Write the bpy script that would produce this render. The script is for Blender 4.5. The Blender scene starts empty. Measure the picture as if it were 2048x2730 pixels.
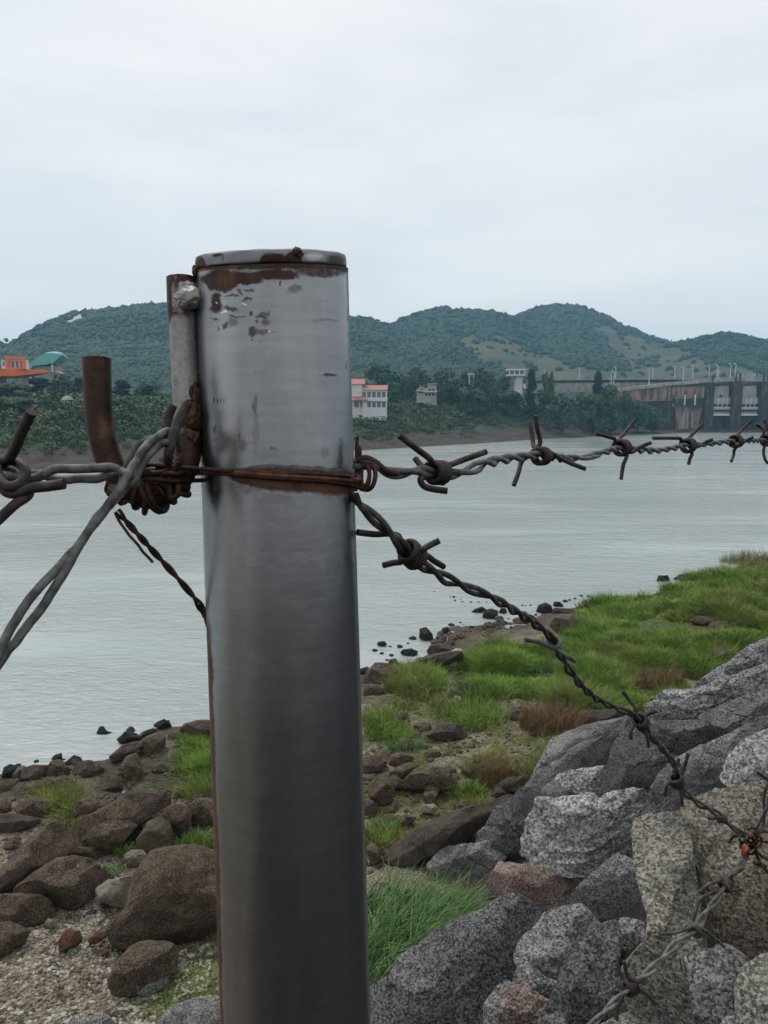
import bpy, bmesh, math, random
import numpy as np
from mathutils import Vector, Matrix

# ------------------------------------------------------------------ camera, world, sun
sc = bpy.context.scene
rng = np.random.default_rng(11)
random.seed(5)
W0, H0, F = 2048.0, 2730.0, 2102.0
EYE = np.array([0.0, 0.0, 10.0])
PITCH = math.atan(280.0 / F)                     # horizon lies above the middle of the picture
FW = np.array([0.0, math.cos(PITCH), -math.sin(PITCH)])
RT = np.array([1.0, 0.0, 0.0])
UP = np.array([0.0, math.sin(PITCH), math.cos(PITCH)])
cd = bpy.data.cameras.new('camera')
cam = bpy.data.objects.new('camera', cd)
sc.collection.objects.link(cam)
cam.location = EYE
cam.rotation_euler = (math.pi / 2 - PITCH, 0, 0)
cd.sensor_fit = 'VERTICAL'
cd.sensor_height = 24.0
cd.sensor_width = 24.0
cd.lens = 24.0 * F / H0
cd.clip_start = 0.02
cd.clip_end = 9000.0
sc.camera = cam

SUN_EL, SUN_AZ = math.radians(58), math.radians(-38)     # azimuth from +Y, to the left of the view
wd = bpy.data.worlds.new("World"); sc.world = wd; wd.use_nodes = True
nt = wd.node_tree; nt.nodes.clear()
out = nt.nodes.new('ShaderNodeOutputWorld')
bg1 = nt.nodes.new('ShaderNodeBackground'); bg2 = nt.nodes.new('ShaderNodeBackground')
sky = nt.nodes.new('ShaderNodeTexSky'); sky.sky_type = 'NISHITA'; sky.sun_disc = False
sky.sun_elevation = SUN_EL; sky.sun_rotation = SUN_AZ
nt.links.new(sky.outputs[0], bg1.inputs[0]); bg1.inputs[1].default_value = 0.10
tc = nt.nodes.new('ShaderNodeTexCoord'); mp = nt.nodes.new('ShaderNodeMapping')
mp.inputs['Scale'].default_value = (1.3, 1.3, 5.5); mp.inputs['Rotation'].default_value = (0.06, 0.05, 0.4)
nz = nt.nodes.new('ShaderNodeTexNoise'); nz.inputs['Scale'].default_value = 1.7
nz.inputs['Detail'].default_value = 6; nz.inputs['Roughness'].default_value = 0.5
nz.inputs['Distortion'].default_value = 0.4
cr = nt.nodes.new('ShaderNodeValToRGB')
cr.color_ramp.elements[0].position = 0.30; cr.color_ramp.elements[0].color = (0.745, 0.785, 0.83, 1)
cr.color_ramp.elements[1].position = 0.72; cr.color_ramp.elements[1].color = (0.95, 0.95, 0.95, 1)
e = cr.color_ramp.elements.new(0.52); e.color = (0.86, 0.878, 0.895, 1)
nt.links.new(tc.outputs['Generated'], mp.inputs[0]); nt.links.new(mp.outputs[0], nz.inputs[0])
nt.links.new(nz.outputs[0], cr.inputs[0]); nt.links.new(cr.outputs[0], bg2.inputs[0])
bg2.inputs[1].default_value = 1.0
mx = nt.nodes.new('ShaderNodeMixShader'); mx.inputs[0].default_value = 0.94
nt.links.new(bg1.outputs[0], mx.inputs[1]); nt.links.new(bg2.outputs[0], mx.inputs[2])
nt.links.new(mx.outputs[0], out.inputs[0])

sl = bpy.data.lights.new('sun', 'SUN'); sl.energy = 1.5; sl.angle = math.radians(12); sl.color = (1, 0.96, 0.9)
so = bpy.data.objects.new('sun', sl); sc.collection.objects.link(so)
sdir = Vector((math.sin(SUN_AZ) * math.cos(SUN_EL), math.cos(SUN_AZ) * math.cos(SUN_EL), math.sin(SUN_EL)))
so.rotation_euler = sdir.to_track_quat('Z', 'Y').to_euler()
sc.view_settings.view_transform = 'Standard'; sc.view_settings.look = 'None'
sc.view_settings.exposure = 0.10; sc.view_settings.gamma = 1.0
sc.render.engine = 'CYCLES'
sc.cycles.use_denoising = True
sc.cycles.volume_bounces = 0
sc.cycles.max_bounces = 6; sc.cycles.diffuse_bounces = 2; sc.cycles.glossy_bounces = 3
sc.cycles.transparent_max_bounces = 4

# ------------------------------------------------------------------ helpers
def P(px, py, d):
    return EYE + d * (FW + RT * ((px - 1024) / F) - UP * ((py - 1365) / F))

def proj(p):
    q = np.asarray(p) - EYE
    z = q @ FW
    return 1024 + F * (q @ RT) / z, 1365 - F * (q @ UP) / z, z

_perm = np.random.default_rng(3).permutation(4096)
_val = np.random.default_rng(4).random(4096) * 2 - 1
def _h(ix, iy, iz):
    return _val[_perm[(_perm[(_perm[ix & 4095] + iy) & 4095] + iz) & 4095]]
def vnoise(x, y, z):
    x, y, z = np.broadcast_arrays(np.asarray(x, float), np.asarray(y, float), np.asarray(z, float))
    ix, iy, iz = (np.floor(a).astype(np.int64) for a in (x, y, z))
    fx, fy, fz = x - ix, y - iy, z - iz
    fx, fy, fz = (f * f * f * (f * (f * 6 - 15) + 10) for f in (fx, fy, fz))
    r = 0
    for dx in (0, 1):
        wx = fx if dx else 1 - fx
        for dy in (0, 1):
            wy = fy if dy else 1 - fy
            for dz in (0, 1):
                wz = fz if dz else 1 - fz
                r = r + wx * wy * wz * _h(ix + dx, iy + dy, iz + dz)
    return r
def fbm(x, y, z, oct=4, gain=.5):
    s = 0; a = 1; t = 0
    for o in range(oct):
        s = s + a * vnoise(x * 2**o + 17.3 * o, y * 2**o - 9.1 * o, z * 2**o + 3.7 * o); t += a; a *= gain
    return s / t

def tag(o, label=None, cat=None, group=None, kind=None):
    if label: o['label'] = label
    if cat: o['category'] = cat
    if group: o['group'] = group
    if kind: o['kind'] = kind
    return o
COL = sc.collection.objects
def empty(name, loc, label, cat, group=None, rz=0):
    o = bpy.data.objects.new(name, None); COL.link(o)
    o.location = loc; o.rotation_euler = (0, 0, rz); o.empty_display_size = .1
    return tag(o, label, cat, group)

def mesh_np(name, V, Fc, mat, parent=None, loc=(0, 0, 0), smooth=True, attrs=None, world=True):
    """V in world coordinates; the object origin is put at loc (for a child, in the parent's frame)."""
    V = np.asarray(V, float)
    Fc = np.asarray(Fc)
    me = bpy.data.meshes.new(name)
    k = Fc.shape[1]
    me.vertices.add(len(V)); me.loops.add(Fc.size); me.polygons.add(len(Fc))
    base = np.array(loc, float)
    if parent is not None and world: base = base + np.array(parent.location)
    me.vertices.foreach_set('co', (V - base).astype(np.float32).ravel())
    me.loops.foreach_set('vertex_index', Fc.astype(np.int32).ravel())
    me.polygons.foreach_set('loop_start', np.arange(0, Fc.size, k, dtype=np.int32))
    me.polygons.foreach_set('loop_total', np.full(len(Fc), k, dtype=np.int32))
    me.update(calc_edges=True)
    if smooth: me.polygons.foreach_set('use_smooth', np.ones(len(Fc), bool))
    if attrs:
        for an, av in attrs.items():
            at = me.attributes.new(an, 'FLOAT', 'POINT'); at.data.foreach_set('value', np.asarray(av, np.float32))
    me.materials.append(mat)
    o = bpy.data.objects.new(name, me); COL.link(o); o.location = loc
    if parent is not None: o.parent = parent
    return o

class MB:
    """collects quads/tris as one mesh; local coordinates of the parent (or world when top level)"""
    def __init__(s): s.v = []; s.f = []; s.n = 0; s.sm = []
    def add(s, v, f, smooth=False):
        s.v.append(np.asarray(v, float))
        for q in f: s.f.append(tuple(int(i) + s.n for i in q)); s.sm.append(smooth)
        s.n += len(v); return s
    def box(s, x0, x1, y0, y1, z0, z1):
        v = [(x, y, z) for z in (z0, z1) for y in (y0, y1) for x in (x0, x1)]
        return s.add(v, [(0, 2, 3, 1), (4, 5, 7, 6), (0, 1, 5, 4), (2, 6, 7, 3), (0, 4, 6, 2), (1, 3, 7, 5)])
    def prism(s, poly, axis, a, b):
        """extrude a 2D polygon: axis 'x' -> poly in (y,z); 'y' -> poly in (x,z); 'z' -> (x,y)"""
        n = len(poly)
        mk = {'x': lambda p, t: (t, p[0], p[1]), 'y': lambda p, t: (p[0], t, p[1]), 'z': lambda p, t: (p[0], p[1], t)}[axis]
        v = [mk(p, a) for p in poly] + [mk(p, b) for p in poly]
        f = [tuple(range(n)), tuple(range(2 * n - 1, n - 1, -1))] + [(i, i + n, (i + 1) % n + n, (i + 1) % n) for i in range(n)]
        return s.add(v, f)
    def tube(s, path, r, sides=10, cap=True, flat=1.0):
        path = np.asarray(path, float); n = len(path)
        r = np.broadcast_to(np.asarray(r, float), (n,))
        T = np.gradient(path, axis=0); T /= np.linalg.norm(T, axis=1)[:, None] + 1e-12
        a = np.array([0, 0, 1.0]) if abs(T[0][2]) < .9 else np.array([1.0, 0, 0])
        N = np.cross(T[0], a); N /= np.linalg.norm(N)
        v = []
        for i in range(n):
            N = N - T[i] * (N @ T[i]); N /= np.linalg.norm(N) + 1e-12
            B = np.cross(T[i], N)
            for k in range(sides):
                t = 2 * math.pi * k / sides
                v.append(path[i] + r[i] * (math.cos(t) * N + flat * math.sin(t) * B))
        f = []
        for i in range(n - 1):
            for k in range(sides):
                k2 = (k + 1) % sides
                f.append((i * sides + k, i * sides + k2, (i + 1) * sides + k2, (i + 1) * sides + k))
        s.add(v, f, True)
        if cap:
            s.add([v[k] for k in range(sides)], [tuple(range(sides - 1, -1, -1))])
            s.add([v[(n - 1) * sides + k] for k in range(sides)], [tuple(range(sides))])
        return s
    def cyl(s, c, r, z0, z1, sides=16, r2=None):
        return s.tube([(c[0], c[1], z0), (c[0], c[1], z1)], [r, r if r2 is None else r2], sides)
    def build(s, name, mat, parent=None, loc=(0, 0, 0), world=False):
        V = np.concatenate(s.v)
        base = np.array(loc, float)
        if world and parent is not None: base = base + np.array(parent.location)
        me = bpy.data.meshes.new(name)
        me.from_pydata([tuple(p) for p in (V - base)], [], s.f)
        me.polygons.foreach_set('use_smooth', np.array(s.sm, bool))
        me.materials.append(mat)
        me.update()
        o = bpy.data.objects.new(name, me); COL.link(o); o.location = loc
        if parent is not None: o.parent = parent
        return o

def catmull(pts, step):
    pts = np.asarray(pts, float)
    P0 = np.vstack([2 * pts[0] - pts[1], pts, 2 * pts[-1] - pts[-2]])
    outp = []
    for i in range(1, len(P0) - 2):
        a, b, c, d = P0[i - 1], P0[i], P0[i + 1], P0[i + 2]
        n = max(2, int(np.linalg.norm(c - b) / step))
        t = np.linspace(0, 1, n, endpoint=False)[:, None]
        outp.append(.5 * ((2 * b) + (-a + c) * t + (2 * a - 5 * b + 4 * c - d) * t**2 + (-a + 3 * b - 3 * c + d) * t**3))
    outp.append(pts[-1:])
    return np.vstack(outp)

_ico = {}
def ico(n):
    if n not in _ico:
        bm = bmesh.new(); bmesh.ops.create_icosphere(bm, subdivisions=n, radius=1)
        V = np.array([v.co[:] for v in bm.verts]); Fc = np.array([[v.index for v in f.verts] for f in bm.faces]); bm.free()
        V /= np.linalg.norm(V, axis=1)[:, None]
        _ico[n] = (V, Fc)
    return _ico[n]

# ------------------------------------------------------------------ materials
def lin(r, g, b):
    f = lambda c: (c / 255) / 12.92 if c / 255 <= .04045 else ((c / 255 + .055) / 1.055) ** 2.4
    return (f(r), f(g), f(b), 1)
class Mat:
    def __init__(s, name, rough=.8, metal=0.0, spec=.5):
        s.m = bpy.data.materials.new(name); s.m.use_nodes = True; s.t = s.m.node_tree
        s.b = s.t.nodes['Principled BSDF']
        s.b.inputs['Roughness'].default_value = rough; s.b.inputs['Metallic'].default_value = metal
        s.b.inputs['Specular IOR Level'].default_value = spec
        s._pos = None
    def n(s, t, **kw):
        nd = s.t.nodes.new(t)
        for k, v in kw.items(): setattr(nd, k, v)
        return nd
    def l(s, a, b): s.t.links.new(a, b)
    def pos(s):
        if s._pos is None: s._pos = s.n('ShaderNodeNewGeometry').outputs['Position']
        return s._pos
    def obj(s): return s.n('ShaderNodeTexCoord').outputs['Object']
    def mapped(s, vec, scale=(1, 1, 1), rot=(0, 0, 0)):
        m = s.n('ShaderNodeMapping'); m.inputs['Scale'].default_value = scale; m.inputs['Rotation'].default_value = rot
        s.l(vec, m.inputs[0]); return m.outputs[0]
    def noise(s, scale, detail=4, rough=.5, vec=None, dist=0):
        x = s.n('ShaderNodeTexNoise'); x.inputs['Scale'].default_value = scale; x.inputs['Detail'].default_value = detail
        x.inputs['Roughness'].default_value = rough; x.inputs['Distortion'].default_value = dist
        s.l(vec if vec is not None else s.pos(), x.inputs[0]); return x.outputs[0]
    def voro(s, scale, feature='F1', vec=None, out='Distance'):
        x = s.n('ShaderNodeTexVoronoi', feature=feature); x.inputs['Scale'].default_value = scale
        s.l(vec if vec is not None else s.pos(), x.inputs[0]); return x.outputs[out]
    def ramp(s, fac, stops):
        r = s.n('ShaderNodeValToRGB'); el = r.color_ramp.elements
        while len(el) > 1: el.remove(el[-1])
        for i, (p, c) in enumerate(stops):
            if not isinstance(c, (tuple, list)): c = (c, c, c, 1)
            x = el[0] if i == 0 else el.new(p)
            x.position = p; x.color = c if len(c) == 4 else (*c, 1)
        s.l(fac, r.inputs[0]); return r.outputs[0]
    def mix(s, fac, a, b, mode='MIX'):
        x = s.n('ShaderNodeMix', data_type='RGBA', blend_type=mode)
        for sock, v in ((x.inputs[0], fac), (x.inputs[6], a), (x.inputs[7], b)):
            if hasattr(v, 'links'): s.l(v, sock)
            elif isinstance(v, (tuple, list)): sock.default_value = v if len(v) == 4 else (*v, 1)
            else: sock.default_value = v
        return x.outputs[2]
    def math(s, op, a, b=0.0, clamp=False):
        x = s.n('ShaderNodeMath', operation=op); x.use_clamp = clamp
        for sock, v in ((x.inputs[0], a), (x.inputs[1], b)):
            if hasattr(v, 'links'): s.l(v, sock)
            else: sock.default_value = v
        return x.outputs[0]
    def attr(s, name):
        x = s.n('ShaderNodeAttribute'); x.attribute_name = name; return x.outputs['Fac']
    def rnd(s): return s.n('ShaderNodeObjectInfo').outputs['Random']
    def col(s, v):
        if hasattr(v, 'links'): s.l(v, s.b.inputs['Base Color'])
        else: s.b.inputs['Base Color'].default_value = v if len(v) == 4 else (*v, 1)
        return s
    def bump(s, h, dist, strength=1.0):
        x = s.n('ShaderNodeBump'); x.inputs['Distance'].default_value = dist; x.inputs['Strength'].default_value = strength
        s.l(h, x.inputs['Height']); s.l(x.outputs[0], s.b.inputs['Normal']); return s

def plain(name, c, rough=.7, metal=0, var=.25, scale=1.0):
    m = Mat(name, rough, metal)
    nn = m.noise(scale, 4)
    m.col(m.mix(nn, tuple(x * (1 - var) for x in c[:3]), tuple(min(1, x * (1 + var)) for x in c[:3])))
    return m.m

def granite(name, lo, hi, warm=None, size=78.0):
    m = Mat(name, .85, 0, .35)
    wv = m.n('ShaderNodeVectorMath', operation='ADD'); wn = m.n('ShaderNodeTexNoise'); wn.inputs['Scale'].default_value = size * 2.2; m.l(m.pos(), wn.inputs[0])
    ws = m.n('ShaderNodeVectorMath', operation='SCALE'); ws.inputs[3].default_value = .9 / size * .9; m.l(wn.outputs['Color'], ws.inputs[0]); m.l(m.pos(), wv.inputs[0]); m.l(ws.outputs[0], wv.inputs[1])
    v1 = m.voro(size, vec=wv.outputs[0], out='Color')
    sp = m.n('ShaderNodeSeparateColor'); m.l(v1, sp.inputs[0])
    n2 = m.noise(size * 1.1, 3, .7)
    f = m.math('ADD', m.math('MULTIPLY', sp.outputs[0], .55), m.math('MULTIPLY', n2, .75))
    c = m.ramp(f, [(.28, tuple(x * .5 for x in lo)), (.46, tuple(x * 1.35 for x in lo)), (.62, tuple((a + b) / 2 for a, b in zip(lo, hi))), (.74, hi), (.92, tuple(min(.8, x * 1.3) for x in hi))])
    big = m.noise(1.1, 5, .6)
    c = m.mix(m.ramp(big, [(.35, 0.), (.62, .75)]), c, m.mix(1.0, c, (.42, .42, .44), 'MULTIPLY'))
    if warm:
        w = m.noise(.75, 5, .65)
        c = m.mix(m.ramp(w, [(.42, 0.), (.6, .8)]), c, m.mix(1.0, c, warm, 'MULTIPLY'))
    # dark joints and lichen streaks along the strata
    st = m.noise(2.2, 6, .7, vec=m.mapped(m.pos(), (1, 1, 4.0), (.5, .35, .2)))
    c = m.mix(m.ramp(st, [(.56, 0.), (.66, .6)]), c, tuple(x * .35 for x in lo))
    m.col(c)
    h = m.math('ADD', m.math('MULTIPLY', f, .35), m.math('MULTIPLY', m.noise(5, 8, .65), 1.4))
    m.bump(m.math('ADD', h, m.math('MULTIPLY', st, 1.2)), .09, .9)
    return m.m

def boulder_mat(name, lo, hi, speck=(.2, .17, .14), amt=.5):
    m = Mat(name, .9, 0, .3)
    n1 = m.noise(3.5, 8, .65); n2 = m.noise(28, 4, .75); n3 = m.noise(1.0, 4)
    c = m.ramp(n1, [(.3, lo), (.7, hi)])
    c = m.mix(m.ramp(n2, [(.50, 0.), (.68, amt)]), c, speck)
    c = m.mix(m.ramp(n2, [(.30, .7), (.44, 0.)]), c, tuple(x * .3 for x in lo))
    c = m.mix(m.ramp(n3, [(.4, 0.), (.65, .5)]), c, m.mix(1.0, c, (.6, .55, .5), 'MULTIPLY'))
    m.col(c)
    m.bump(m.math('ADD', m.math('MULTIPLY', n2, .35), m.math('MULTIPLY', m.noise(9, 6, .7), 1.2)), .10, 1.0)
    return m.m

M = {}
M['granite'] = granite('granite', (.125, .122, .115), (.47, .465, .44))
M['granite_dark'] = granite('dark granite', (.055, .055, .054), (.29, .285, .275))
M['granite_warm'] = granite('warm granite', (.12, .112, .095), (.44, .42, .36), (1.0, .84, .66))
M['granite_red'] = granite('reddish granite', (.13, .10, .088), (.46, .39, .35), (1.0, .82, .74))
M['granite_far'] = granite('ridged granite', (.15, .148, .142), (.52, .52, .50), None, 30)
M['boulder'] = boulder_mat('brown boulder', (.042, .029, .020), (.18, .130, .092), (.38, .31, .24), .65)
M['boulder_pale'] = boulder_mat('olive boulder', (.085, .07, .045), (.17, .14, .10), (.25, .22, .17), .4)
M['stone_pale'] = boulder_mat('pale stone', (.22, .19, .145), (.38, .34, .26), (.45, .42, .34), .4)
M['stone_red'] = boulder_mat('reddish stone', (.10, .045, .028), (.20, .10, .065), (.25, .16, .11), .4)
M['wet'] = boulder_mat('wet dark stone', (.014, .013, .012), (.045, .042, .038), (.10, .10, .09), .3)
M['bed'] = boulder_mat('brown bedrock', (.06, .045, .035), (.14, .11, .09), (.2, .17, .14), .4)

def leafmat(name, lo, mid, hi, scale=.5, rough=.75, speckle=None, trans=.0):
    m = Mat(name, rough, 0, .25)
    n = m.noise(scale, 5, .65)
    n2 = m.noise(scale * 9, 2, .6)
    f = m.math('ADD', m.math('MULTIPLY', n, .6), m.math('MULTIPLY', n2, .4))
    m.col(m.ramp(f, [(.36, lo), (.5, mid), (.64, hi)]))
    return m.m
M['forest'] = leafmat('forest canopy', (.012, .032, .024), (.022, .052, .033), (.040, .075, .040), .03)
M['tree'] = leafmat('tree leaves', (.022, .052, .028), (.050, .095, .044), (.09, .145, .06), .35)
M['tree_dark'] = leafmat('dark tree leaves', (.009, .020, .018), (.014, .030, .024), (.024, .046, .030), .25)
M['tree_light'] = leafmat('light tree leaves', (.035, .070, .03), (.065, .115, .045), (.11, .17, .065), .25)
M['shrub'] = leafmat('bank shrubs', (.032, .055, .024), (.060, .090, .036), (.115, .14, .06), .09)
M['grass'] = leafmat('green grass', (.065, .135, .016), (.155, .26, .036), (.33, .43, .10), .9)
M['grass_clump'] = leafmat('long grass', (.022, .065, .015), (.07, .15, .04), (.22, .34, .13), 3.5)
M['grass_dry'] = leafmat('dry grass', (.10, .052, .026), (.20, .125, .06), (.38, .29, .15), 1.6)
M['grass_olive'] = leafmat('olive grass', (.10, .11, .03), (.20, .205, .06), (.38, .36, .14), .8)
M['bark'] = plain('bark', (.07, .055, .04), .9)
# ------------------------------------------------------------------ near ground
def onplane(px, py, z=0.0):
    d = FW + RT * ((px - 1024) / F) - UP * ((py - 1365) / F)
    return EYE + d * ((z - EYE[2]) / d[2])
def full(pts, ox=0, oy=0, k=1.0):
    return [(ox + k * a, oy + k * b) for a, b in pts]
shore_px = [(0, 2065), (90, 2052), (163, 2028), (268, 2024), (325, 1990), (380, 1955), (481, 1938), (564, 1925), (700, 1880),
            (860, 1830), (965, 1788), (1083, 1777), (1136, 1738), (1117, 1707), (1180, 1674), (1250, 1662), (1363, 1652), (1430, 1636),
            (1546, 1620), (1600, 1600), (1736, 1588), (1780, 1566), (1860, 1535), (1940, 1520), (2060, 1500)]
SH = [(-70., -25.), (-30., 8.)] + [tuple(onplane(*p)[:2]) for p in shore_px] + [(50., 72.), (90., 110.), (160., 160.)]
SH = np.array(SH)
FT = np.array([(-22., -30.), (-9., -1.), (-4.2, 8.3), (-2.6, 9.9), (-.3, 11.2)] +
              [tuple(onplane(px, py, 1.25)[:2]) for px, py in [(1200, 2400), (1290, 2220), (1410, 2110), (1560, 1990), (1790, 1850), (2048, 1700)]] +
              [(30., 42.), (60., 66.), (130., 120.)])
def sdist(x, y, L):
    """signed distance to polyline L; positive on the right-hand side"""
    x = np.asarray(x, float); y = np.asarray(y, float)
    best = np.full(x.shape, 1e9); sg = np.ones(x.shape)
    for a, b in zip(L[:-1], L[1:]):
        d = b - a; l2 = d @ d
        t = np.clip(((x - a[0]) * d[0] + (y - a[1]) * d[1]) / l2, 0, 1)
        qx, qy = x - a[0] - t * d[0], y - a[1] - t * d[1]
        dd = np.hypot(qx, qy); c = qx * d[1] - qy * d[0]
        m = dd < best - 1e-9
        best = np.where(m, dd, best); sg = np.where(m, np.where(c >= 0, 1., -1.), sg)
    return best * sg
def gz_near(x, y, detail=True):
    s = sdist(x, y, SH); f = sdist(x, y, FT)
    z = np.where(s > 0, .05 * np.minimum(s, 3) + .095 * np.maximum(s - 3, 0) * np.exp(-np.maximum(s - 3, 0) / 60), .18 * s)
    z = np.maximum(z, -2.5)
    z = np.minimum(z, 1.9)
    # grassy bank right of the beach, further away
    gb = np.clip((x - 6) / 10, 0, 1) * np.clip((y - 24) / 12, 0, 1) * np.clip(s / 7, 0, 1)
    z = z + gb * 1.1
    e = np.where(f > 0, .80 * np.minimum(f, 8.6), 0)
    z = z + e * np.clip((f + .0) / .5, 0, 1)
    z = np.minimum(z, 8.25)
    if detail:
        r = fbm(x * .45, y * .45, 0, 3) * .22 + fbm(x * 1.9, y * 1.9, 5, 3) * .09 + fbm(x * 7, y * 7, 9, 2) * .022
        emb = np.clip(f / 1.0, 0, 1)
        r = r + emb * (fbm(x * .9, y * .9, 2, 4) * .5)
        z = z + r * np.clip(.35 + s / 4, 0.12, 1) - 1.5 * np.clip((f - .2) / 2.5, 0, 1) * np.clip((9 - f) / 2, 0, 1)
    z = z + np.clip((-y - 7) / 22, 0, 1) * 5.0  # unseen rise behind the camera, added to darken the post's reflection
    return z
def raycast(px, py, fn, t0=1.5, t1=140., n=900):
    d = FW + RT * ((px - 1024) / F) - UP * ((py - 1365) / F)
    t = np.geomspace(t0, t1, n)
    X = EYE[None] + d[None] * t[:, None]
    g = fn(X[:, 0], X[:, 1])
    k = np.nonzero(X[:, 2] < g)[0]
    if len(k) == 0: return None
    i = max(k[0], 1)
    a, b = X[i - 1, 2] - g[i - 1], X[i, 2] - g[i]
    tt = t[i - 1] + (t[i] - t[i - 1]) * a / (a - b + 1e-9)
    return EYE + d * tt
gflat = lambda x, y: np.maximum(gz_near(x, y, False), 0.0)

def polar(az, r, fn):
    A, R_ = np.meshgrid(az, r)
    X, Y = R_ * np.sin(A), R_ * np.cos(A)
    Z = fn(X, Y)
    V = np.stack([X, Y, Z], -1).reshape(-1, 3)
    nr, na = A.shape
    i = np.arange(nr - 1)[:, None] * na + np.arange(na - 1)[None]
    Fc = np.stack([i, i + 1, i + na + 1, i + na], -1).reshape(-1, 4)
    return V, Fc, X, Y, Z

def in_poly(px, py, poly):
    px = np.asarray(px); py = np.asarray(py); c = np.zeros(px.shape, bool)
    n = len(poly)
    for i in range(n):
        x1, y1 = poly[i]; x2, y2 = poly[(i + 1) % n]
        if y1 == y2: continue
        c ^= ((y1 > py) != (y2 > py)) & (px < (x2 - x1) * (py - y1) / (y2 - y1) + x1)
    return c
c6 = lambda pts: full(pts, 1348, 1500, .42194)
c7 = lambda pts: full(pts, 1348, 2030, .42194)
c8 = lambda pts: full(pts, 900, 2030, .36166)
c1 = lambda pts: full(pts, 0, 2130, .36166)
c2 = lambda pts: full(pts, 0, 1700, .36166)
c5 = lambda pts: full(pts, 900, 1300, .48222)

GRASS_REG = [  # (polygon in picture pixels used only to find the stretch of bank, density per m2 factor, height)
    ([(1560, 1612), (1740, 1592), (1800, 1548), (1930, 1505), (2060, 1480), (2300, 1470), (2300, 1640), (2060, 1700), (1900, 1780), (1800, 1850),
      (1640, 1925), (1500, 1900), (1440, 1850), (1300, 1870), (1260, 1790), (1390, 1730), (1500, 1715), (1530, 1660)], 1.0, .33),
    ([(1180, 1790), (1330, 1715), (1470, 1735), (1500, 1850), (1290, 1850)], .9, .30),
    ([(1040, 1790), (1140, 1785), (1170, 1845), (1050, 1865)], .9, .30),
    ([(975, 1905), (1080, 1870), (1330, 1870), (1400, 1920), (1250, 1960), (1000, 1995)], .35, .22),
    ([(490, 1980), (600, 1965), (640, 2060), (480, 2055)], .9, .32),
    ([(360, 2050), (480, 2040), (600, 2080), (600, 2140), (400, 2110)], .35, .2),
    ([(90, 2085), (190, 2085), (200, 2160), (80, 2160)], .6, .24),
    ([(130, 2210), (210, 2130), (220, 2230)], .4, .2),
    ([(1400, 2080), (1480, 1960), (1560, 1960), (1480, 2100), (1400, 2130)], .4, .25),
    ([(980, 2150), (1080, 2130), (1300, 2080), (1290, 2150), (1100, 2230), (980, 2260)], .3, .2),
    ([(480, 2170), (560, 2180), (590, 2260), (500, 2260)], .4, .2),
    ([(380, 2620), (520, 2500), (600, 2480), (600, 2730), (360, 2730)], .10, .10),
]
MOSS = [full([(300, 2000), (600, 1970), (960, 1850), (1500, 1850), (1500, 2060), (1290, 2200), (960, 2300), (560, 2240), (460, 2130), (300, 2110)]),
        full([(330, 2640), (520, 2480), (620, 2460), (620, 2760), (300, 2760)]), full([(60, 2080), (260, 2080), (260, 2200), (60, 2200)])]

azn = np.concatenate([np.radians(np.arange(-180, -34, 4.)), np.radians(np.linspace(-33.6, 33.6, 760)), np.radians(np.arange(36, 181, 4.))])
rn = np.concatenate([np.geomspace(.01, 7, 26)[:-1], np.geomspace(7, 75, 560), np.geomspace(78, 1500, 40)])
V, Fc, X, Y, Z = polar(azn, rn, lambda x, y: np.where(y > 200, -3.2, gz_near(x, y)))
sh_ = sdist(X, Y, SH)
# further than the near bank the sheet dips under the river
pz = (V - EYE); zz = pz @ FW; ppx = 1024 + F * (pz @ RT) / np.maximum(zz, .1); ppy = 1365 - F * (pz @ UP) / np.maximum(zz, .1)
moss = np.zeros(len(V))
jx = V[:, 0] + .9 * fbm(V[:, 0] * .8, V[:, 1] * .8, 31, 3); jy = V[:, 1] + 1.3 * fbm(V[:, 0] * .8, V[:, 1] * .8, 57, 3)
q = np.stack([jx, jy, V[:, 2]], -1) - EYE; qz = np.maximum(q @ FW, .1); jx = 1024 + F * (q @ RT) / qz; jy = 1365 - F * (q @ UP) / qz
for p in MOSS: moss[in_poly(jx, jy, p) & (zz > 1)] = .55
for p, dn, h in GRASS_REG:
    k = in_poly(jx, jy, p) & (zz > 1); moss[k] = np.maximum(moss[k], .4 + .8 * dn)
emb = np.clip(sdist(V[:, 0], V[:, 1], FT) / .6, 0, 1)
m = Mat('shore ground', .95, 0, .25)
n1 = m.noise(1.2, 6, .6); n2 = m.noise(9, 5, .7); v1 = m.voro(26, out='Color', vec=m.mapped(m.pos(), (1, 1, 2)))
sp = m.n('ShaderNodeSeparateColor'); m.l(v1, sp.inputs[0])
soil = m.ramp(n1, [(.3, (.13, .10, .068)), (.5, (.20, .16, .112)), (.7, (.27, .225, .165))])
soil = m.mix(m.ramp(sp.outputs[0], [(.45, 0.), (.8, .65)]), soil, (.36, .33, .27))
soil = m.mix(m.ramp(sp.outputs[1], [(.55, 0.), (.85, .75)]), soil, (.055, .042, .032))
mossc = m.ramp(n2, [(.35, (.035, .042, .014)), (.5, (.085, .10, .028)), (.66, (.16, .165, .06))])
mf = m.math('ADD', m.math('MULTIPLY', m.attr('moss'), 1.0), m.math('MULTIPLY', m.math('SUBTRACT', m.noise(1.7, 6, .65), .5), 2.4), True)
c = m.mix(m.ramp(mf, [(.35, 0.), (.65, 1.)]), soil, mossc)
rockc = m.ramp(n2, [(.35, (.012, .012, .013)), (.6, (.04, .04, .042)), (.75, (.10, .10, .10))])  # embankment ground coloured darker for shade in the gaps and the post's reflection
c = m.mix(m.attr('emb'), c, rockc)
wetf = m.n('ShaderNodeSeparateXYZ'); m.l(m.pos(), wetf.inputs[0])
c = m.mix(m.ramp(wetf.outputs[2], [(.05, .75), (.30, 0.)]), c, (.045, .038, .03))
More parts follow.
